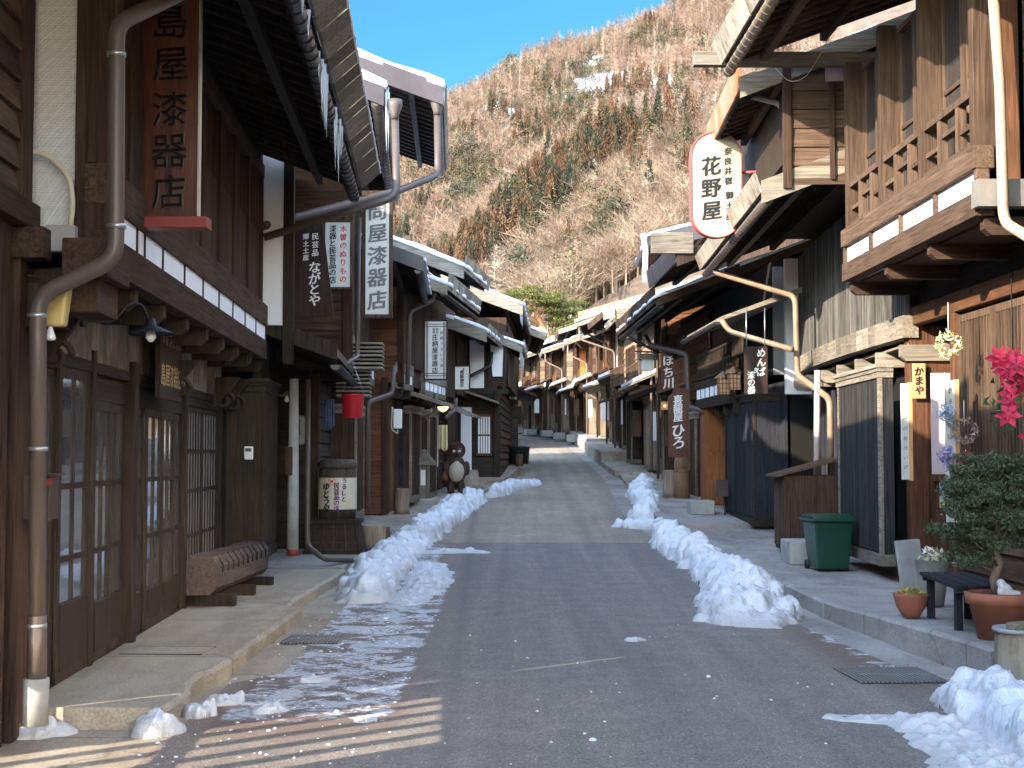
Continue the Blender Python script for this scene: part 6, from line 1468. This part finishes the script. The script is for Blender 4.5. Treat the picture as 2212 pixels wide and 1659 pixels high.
# ---- shovelled snow
def pile(name, label, path, seed, res=.035, cat='snow', mat=None, rough=1.0, group='shovelled snow banks along the gutters', dens=1.0):
    """a lumpy bank built from many overlapping chunks along a path of (x, y, half width, height)"""
    if name == 'snow_bank': path = [(x, y, w_*.76, h_*.66) for x, y, w_, h_ in path]
    r = random.Random(seed); L = 0; seg = []
    for a, b in zip(path, path[1:]): l = math.hypot(b[0]-a[0], b[1]-a[1]); seg.append((L, l, a, b)); L += l
    ch_ = []; n = int(L*120*dens)+8
    def at(t):
        for (s0, l, a, b) in seg:
            if t <= s0+l+1e-6: q = (t-s0)/l; return [a[i]+(b[i]-a[i])*q for i in range(4)]
        return list(path[-1])
    for i in range(n):
        x, y, w_, hh = at(r.random()*L); off = r.gauss(0, .45); off = max(-1, min(1, off)); k = 1-abs(off)**1.6
        rad = min(.2, w_*(.11+.42*r.random()**3.5)*(.75+.5*k))*(1 if hh > .06 else .45)
        ch_.append((x+off*w_, y+r.uniform(-.1, .1), rad, max(.03, hh*k*(.45+.6*r.random())), r.random()))
    x0 = min(p_[0]-p_[2]*1.3 for p_ in path); x1 = max(p_[0]+p_[2]*1.3 for p_ in path); y0 = min(p_[1]-p_[2]*1.3 for p_ in path); y1 = max(p_[1]+p_[2]*1.3 for p_ in path)
    res = max(res*.8, (y1-y0)/360); nx, ny = int((x1-x0)/res)+2, int((y1-y0)/res)+2
    gx = x0+np.arange(nx)*res; gy_ = y0+np.arange(ny)*res; XX, YY = np.meshgrid(gx, gy_); Z = np.full(XX.shape, -.06)
    Q = np.full(XX.shape, 9.0); HQ = np.zeros(XX.shape)
    for (s0, l, a_, b_) in seg:
        tx_, ty_ = (b_[0]-a_[0])/l, (b_[1]-a_[1])/l; t = np.clip(((XX-a_[0])*tx_+(YY-a_[1])*ty_)/l, 0, 1)
        ww = a_[2]+(b_[2]-a_[2])*t; hh_ = a_[3]+(b_[3]-a_[3])*t; dd = np.hypot(XX-(a_[0]+(b_[0]-a_[0])*t), YY-(a_[1]+(b_[1]-a_[1])*t))/ww
        up = dd < Q; HQ = np.where(up, hh_, HQ); Q = np.minimum(Q, dd)
    JN = np.array([[mnoise.noise(Vector((x*3.1, y*3.1, seed*3.3)))*.35+mnoise.noise(Vector((x*9, y*9, seed)))*.15 for x in gx] for y in gy_])
    Q = Q+JN; D = np.where(Q < 1, HQ*(1-np.clip(Q, 0, 1)**2)**.85*np.clip(.72+1.9*JN, .3, 1.35), -.06); Z = D.copy()
    for (cx, cy_, cr, ch2, q) in ch_:
        i0, i1 = max(0, int((cx-cr-x0)/res)), min(nx, int((cx+cr-x0)/res)+2); j0, j1 = max(0, int((cy_-cr-y0)/res)), min(ny, int((cy_+cr-y0)/res)+2)
        if i1 <= i0 or j1 <= j0: continue
        ic, jc = min(nx-1, max(0, int((cx-x0)/res))), min(ny-1, max(0, int((cy_-y0)/res))); zc = D[jc, ic]
        if zc < -.01 and r.random() < .6: continue
        dx, dy = XX[j0:j1, i0:i1]-cx, YY[j0:j1, i0:i1]-cy_; a = q*6.28; ux = dx*cos(a)+dy*sin(a); uy = (-dx*sin(a)+dy*cos(a))*1.3
        d2 = np.maximum(np.abs(ux), np.abs(uy))**2*.5/(cr*cr)+(ux*ux+uy*uy)*.5/(cr*cr)
        vz = max(zc, 0)*.92-cr*.3+cr*1.0*np.sqrt(np.clip(1-d2, 0, 1))+ux*.35*(q-.3); h_ = np.where(d2 < 1, vz, -.06); Z[j0:j1, i0:i1] = np.maximum(Z[j0:j1, i0:i1], h_)
    base = np.full(XX.shape, -.06)
    sm = Z.copy()
    sm[1:-1, 1:-1] = (Z[1:-1, 1:-1]*8+Z[:-2, 1:-1]+Z[2:, 1:-1]+Z[1:-1, :-2]+Z[1:-1, 2:])/12
    keep = sm > -.03; vs = []; idx = -np.ones(XX.shape, int)
    for j in range(ny):
        for i in range(nx):
            if keep[j, i] or (i and keep[j, i-1]) or (j and keep[j-1, i]) or (i+1 < nx and keep[j, i+1]) or (j+1 < ny and keep[j+1, i]) or (i and j and keep[j-1, i-1]):
                x, y, z = XX[j, i], YY[j, i], sm[j, i]
                v = Vector((x*6.5, y*6.5, z*9+seed)); nz = mnoise.fractal(v, .8, 2.1, 5)*.04; k = min(1, max(0, z*7))
                idx[j, i] = len(vs); vs.append((x+mnoise.noise(v*2+Vector((9, 0, 0)))*.035*k, y+mnoise.noise(v*2+Vector((0, 7, 0)))*.035*k, z+nz*(.3+k)))
    fs = [(idx[j, i], idx[j, i+1], idx[j+1, i+1], idx[j+1, i]) for j in range(ny-1) for i in range(nx-1) if min(idx[j, i], idx[j, i+1], idx[j+1, i+1], idx[j+1, i]) >= 0 and (keep[j, i] or keep[j+1, i+1])]
    ox, oy = (x0+x1)/2, (y0+y1)/2
    m = MB(); m.add([(x-ox, y-oy, z+zr(y)-zr(oy)) for x, y, z in vs], fs, True); o = m.build(name, mat or dsnow, loc=(ox, oy, zr(oy)), recalc=False); return tag(o, label, cat, group)
pile('snow_bank', 'long lumpy snow bank in the left gutter from the log to the stumps', [(-1.62, 15.5, .45, .3), (-1.72, 17.5, .42, .34), (-1.72, 20.5, .42, .34), (-1.6, 22.4, .4, .34)], 1)
pile('snow_bank', 'left snow bank running on past the roofed post to the animal statue', [(-1.55, 22.9, .42, .38), (-1.35, 26, .42, .45), (-1.1, 29, .4, .5), (-.82, 31.6, .32, .42)], 2)
pile('snow_bank', 'short snow bank left of the road before the icicle house', [(-.5, 33.0, .26, .34), (-.1, 34.6, .34, .45), (.25, 36.4, .28, .34), (.6, 37.6, .3, .1)], 3)
pile('snow_bank', 'big tall snow heap on the right with ragged icy toe', [(2.3, 13.7, .62, .42), (2.42, 14.7, .6, .55), (2.6, 16.4, .48, .45), (2.65, 18.4, .42, .38)], 4, .028)
pile('snow_bank', 'blue-shadowed snow bank right of the road behind the tall heap', [(2.62, 19.0, .42, .36), (2.6, 21, .45, .46), (2.5, 22.6, .45, .5)], 5)
pile('snow_bank', 'low scattered snow where the asphalt changes colour', [(1.95, 25.6, .22, .14), (2.4, 25.2, .3, .2), (2.8, 25.6, .25, .16)], 6)
pile('snow_bank', 'rounded snow heap below the log post', [(2.55, 26.8, .4, .45), (2.7, 28.4, .42, .55), (2.9, 29.6, .3, .4)], 7)
pile('snow_bank', 'farthest right snow heap beside the leaning plank stand', [(2.95, 31, .4, .4), (3.05, 33, .42, .62), (3.3, 35.5, .4, .6)], 8)
pile('snow_bank', 'thick white snow bank in the bottom right corner', [(2.95, 9.2, .32, .33), (3.0, 8.3, .42, .4), (3.0, 7.2, .5, .42), (2.9, 6.2, .5, .4)], 9, .022)
pile('ice_sheet', 'thin ragged ice spreading from the corner snow bank', [(2.0, 8.7, .12, .02), (2.45, 8.6, .22, .035), (2.5, 7.9, .3, .04), (2.45, 7.0, .28, .04)], 10, .025, 'ice', group='thin ice on the road')
pile('ice_sheet', 'flat icy crust at the foot of the left snow bank', [(-1.15, 15.2, .2, .03), (-1.0, 17.2, .32, .035), (-1.15, 19.5, .25, .03)], 11, .03, 'ice', group='thin ice on the road')
pile('ice_sheet', 'flat ice patch by the seam in the asphalt', [(-1.25, 21.2, .2, .03), (-.75, 21.3, .3, .025), (-.5, 21.2, .2, .02)], 12, .03, 'ice', group='thin ice on the road')
for i, (x, y, w_, h_, lab) in enumerate(((-2.75, 8.2, .14, .12, 'small snow lump against the concrete pipe collar'), (-2.08, 8.2, .12, .13, 'pointed snow lump at the front corner of the left kerb'), (-1.95, 8.75, .08, .14, 'little standing snow lump beside the kerb corner'), (-1.9, 9.2, .1, .1, 'brownish snow crumb beside the kerb step'), (-1.55, 8.9, .1, .07, 'flat snow crumb in the left gutter'), (-1.45, 10.1, .09, .06, 'snow crumb at the icy gutter edge'), (-.9, 8.6, .06, .04, 'tiny snow crumb on the bare asphalt'), (1.05, 12.3, .09, .03, 'thin snow scrap in the middle of the road'))):
    pile('snow_lump', lab, [(x, y, w_, h_), (x+w_*.8, y+.05, w_*.8, h_*.7)], 20+i, .012, rough=2.2, group='loose snow lumps')
r = random.Random(77); m = MB()
for i in range(260):
    if i < 210: x, y = r.uniform(-2.0, -.7), r.uniform(7.4, 14.5)
    else: x, y = r.uniform(-.5, 3.0), r.uniform(6.8, 14)
    s_ = r.uniform(.003, .011)*(1 if r.random() < .93 else 2.2); m.lathe([(s_, 0), (s_*.9, s_*.5), (s_*.3, s_*.8)], (x, y, zr(y)), 5, False, r.uniform(.7, 1.5), 1)
tag(m.build('snow_crumbs', snow, recalc=False), 'fine crumbs of snow and salt strewn over the near asphalt', 'snow', None, 'stuff')

q = lambda x, y, Y: P(1600*2212/2400+x/2.765*2212/2400, y/2.765*2212/2400, Y)
m = MB(); m.tube(bend([q(1050, -40, 15.5), q(965, 205, 15.6), q(885, 370, 15.8), q(790, 510, 16.0), q(690, 535, 16.1), q(600, 440, 16.1)], .2, 6), .004, 5)
tag(m.build('cable', conduit), 'thin loose cable drooping before the gable boards at upper right', 'cable')
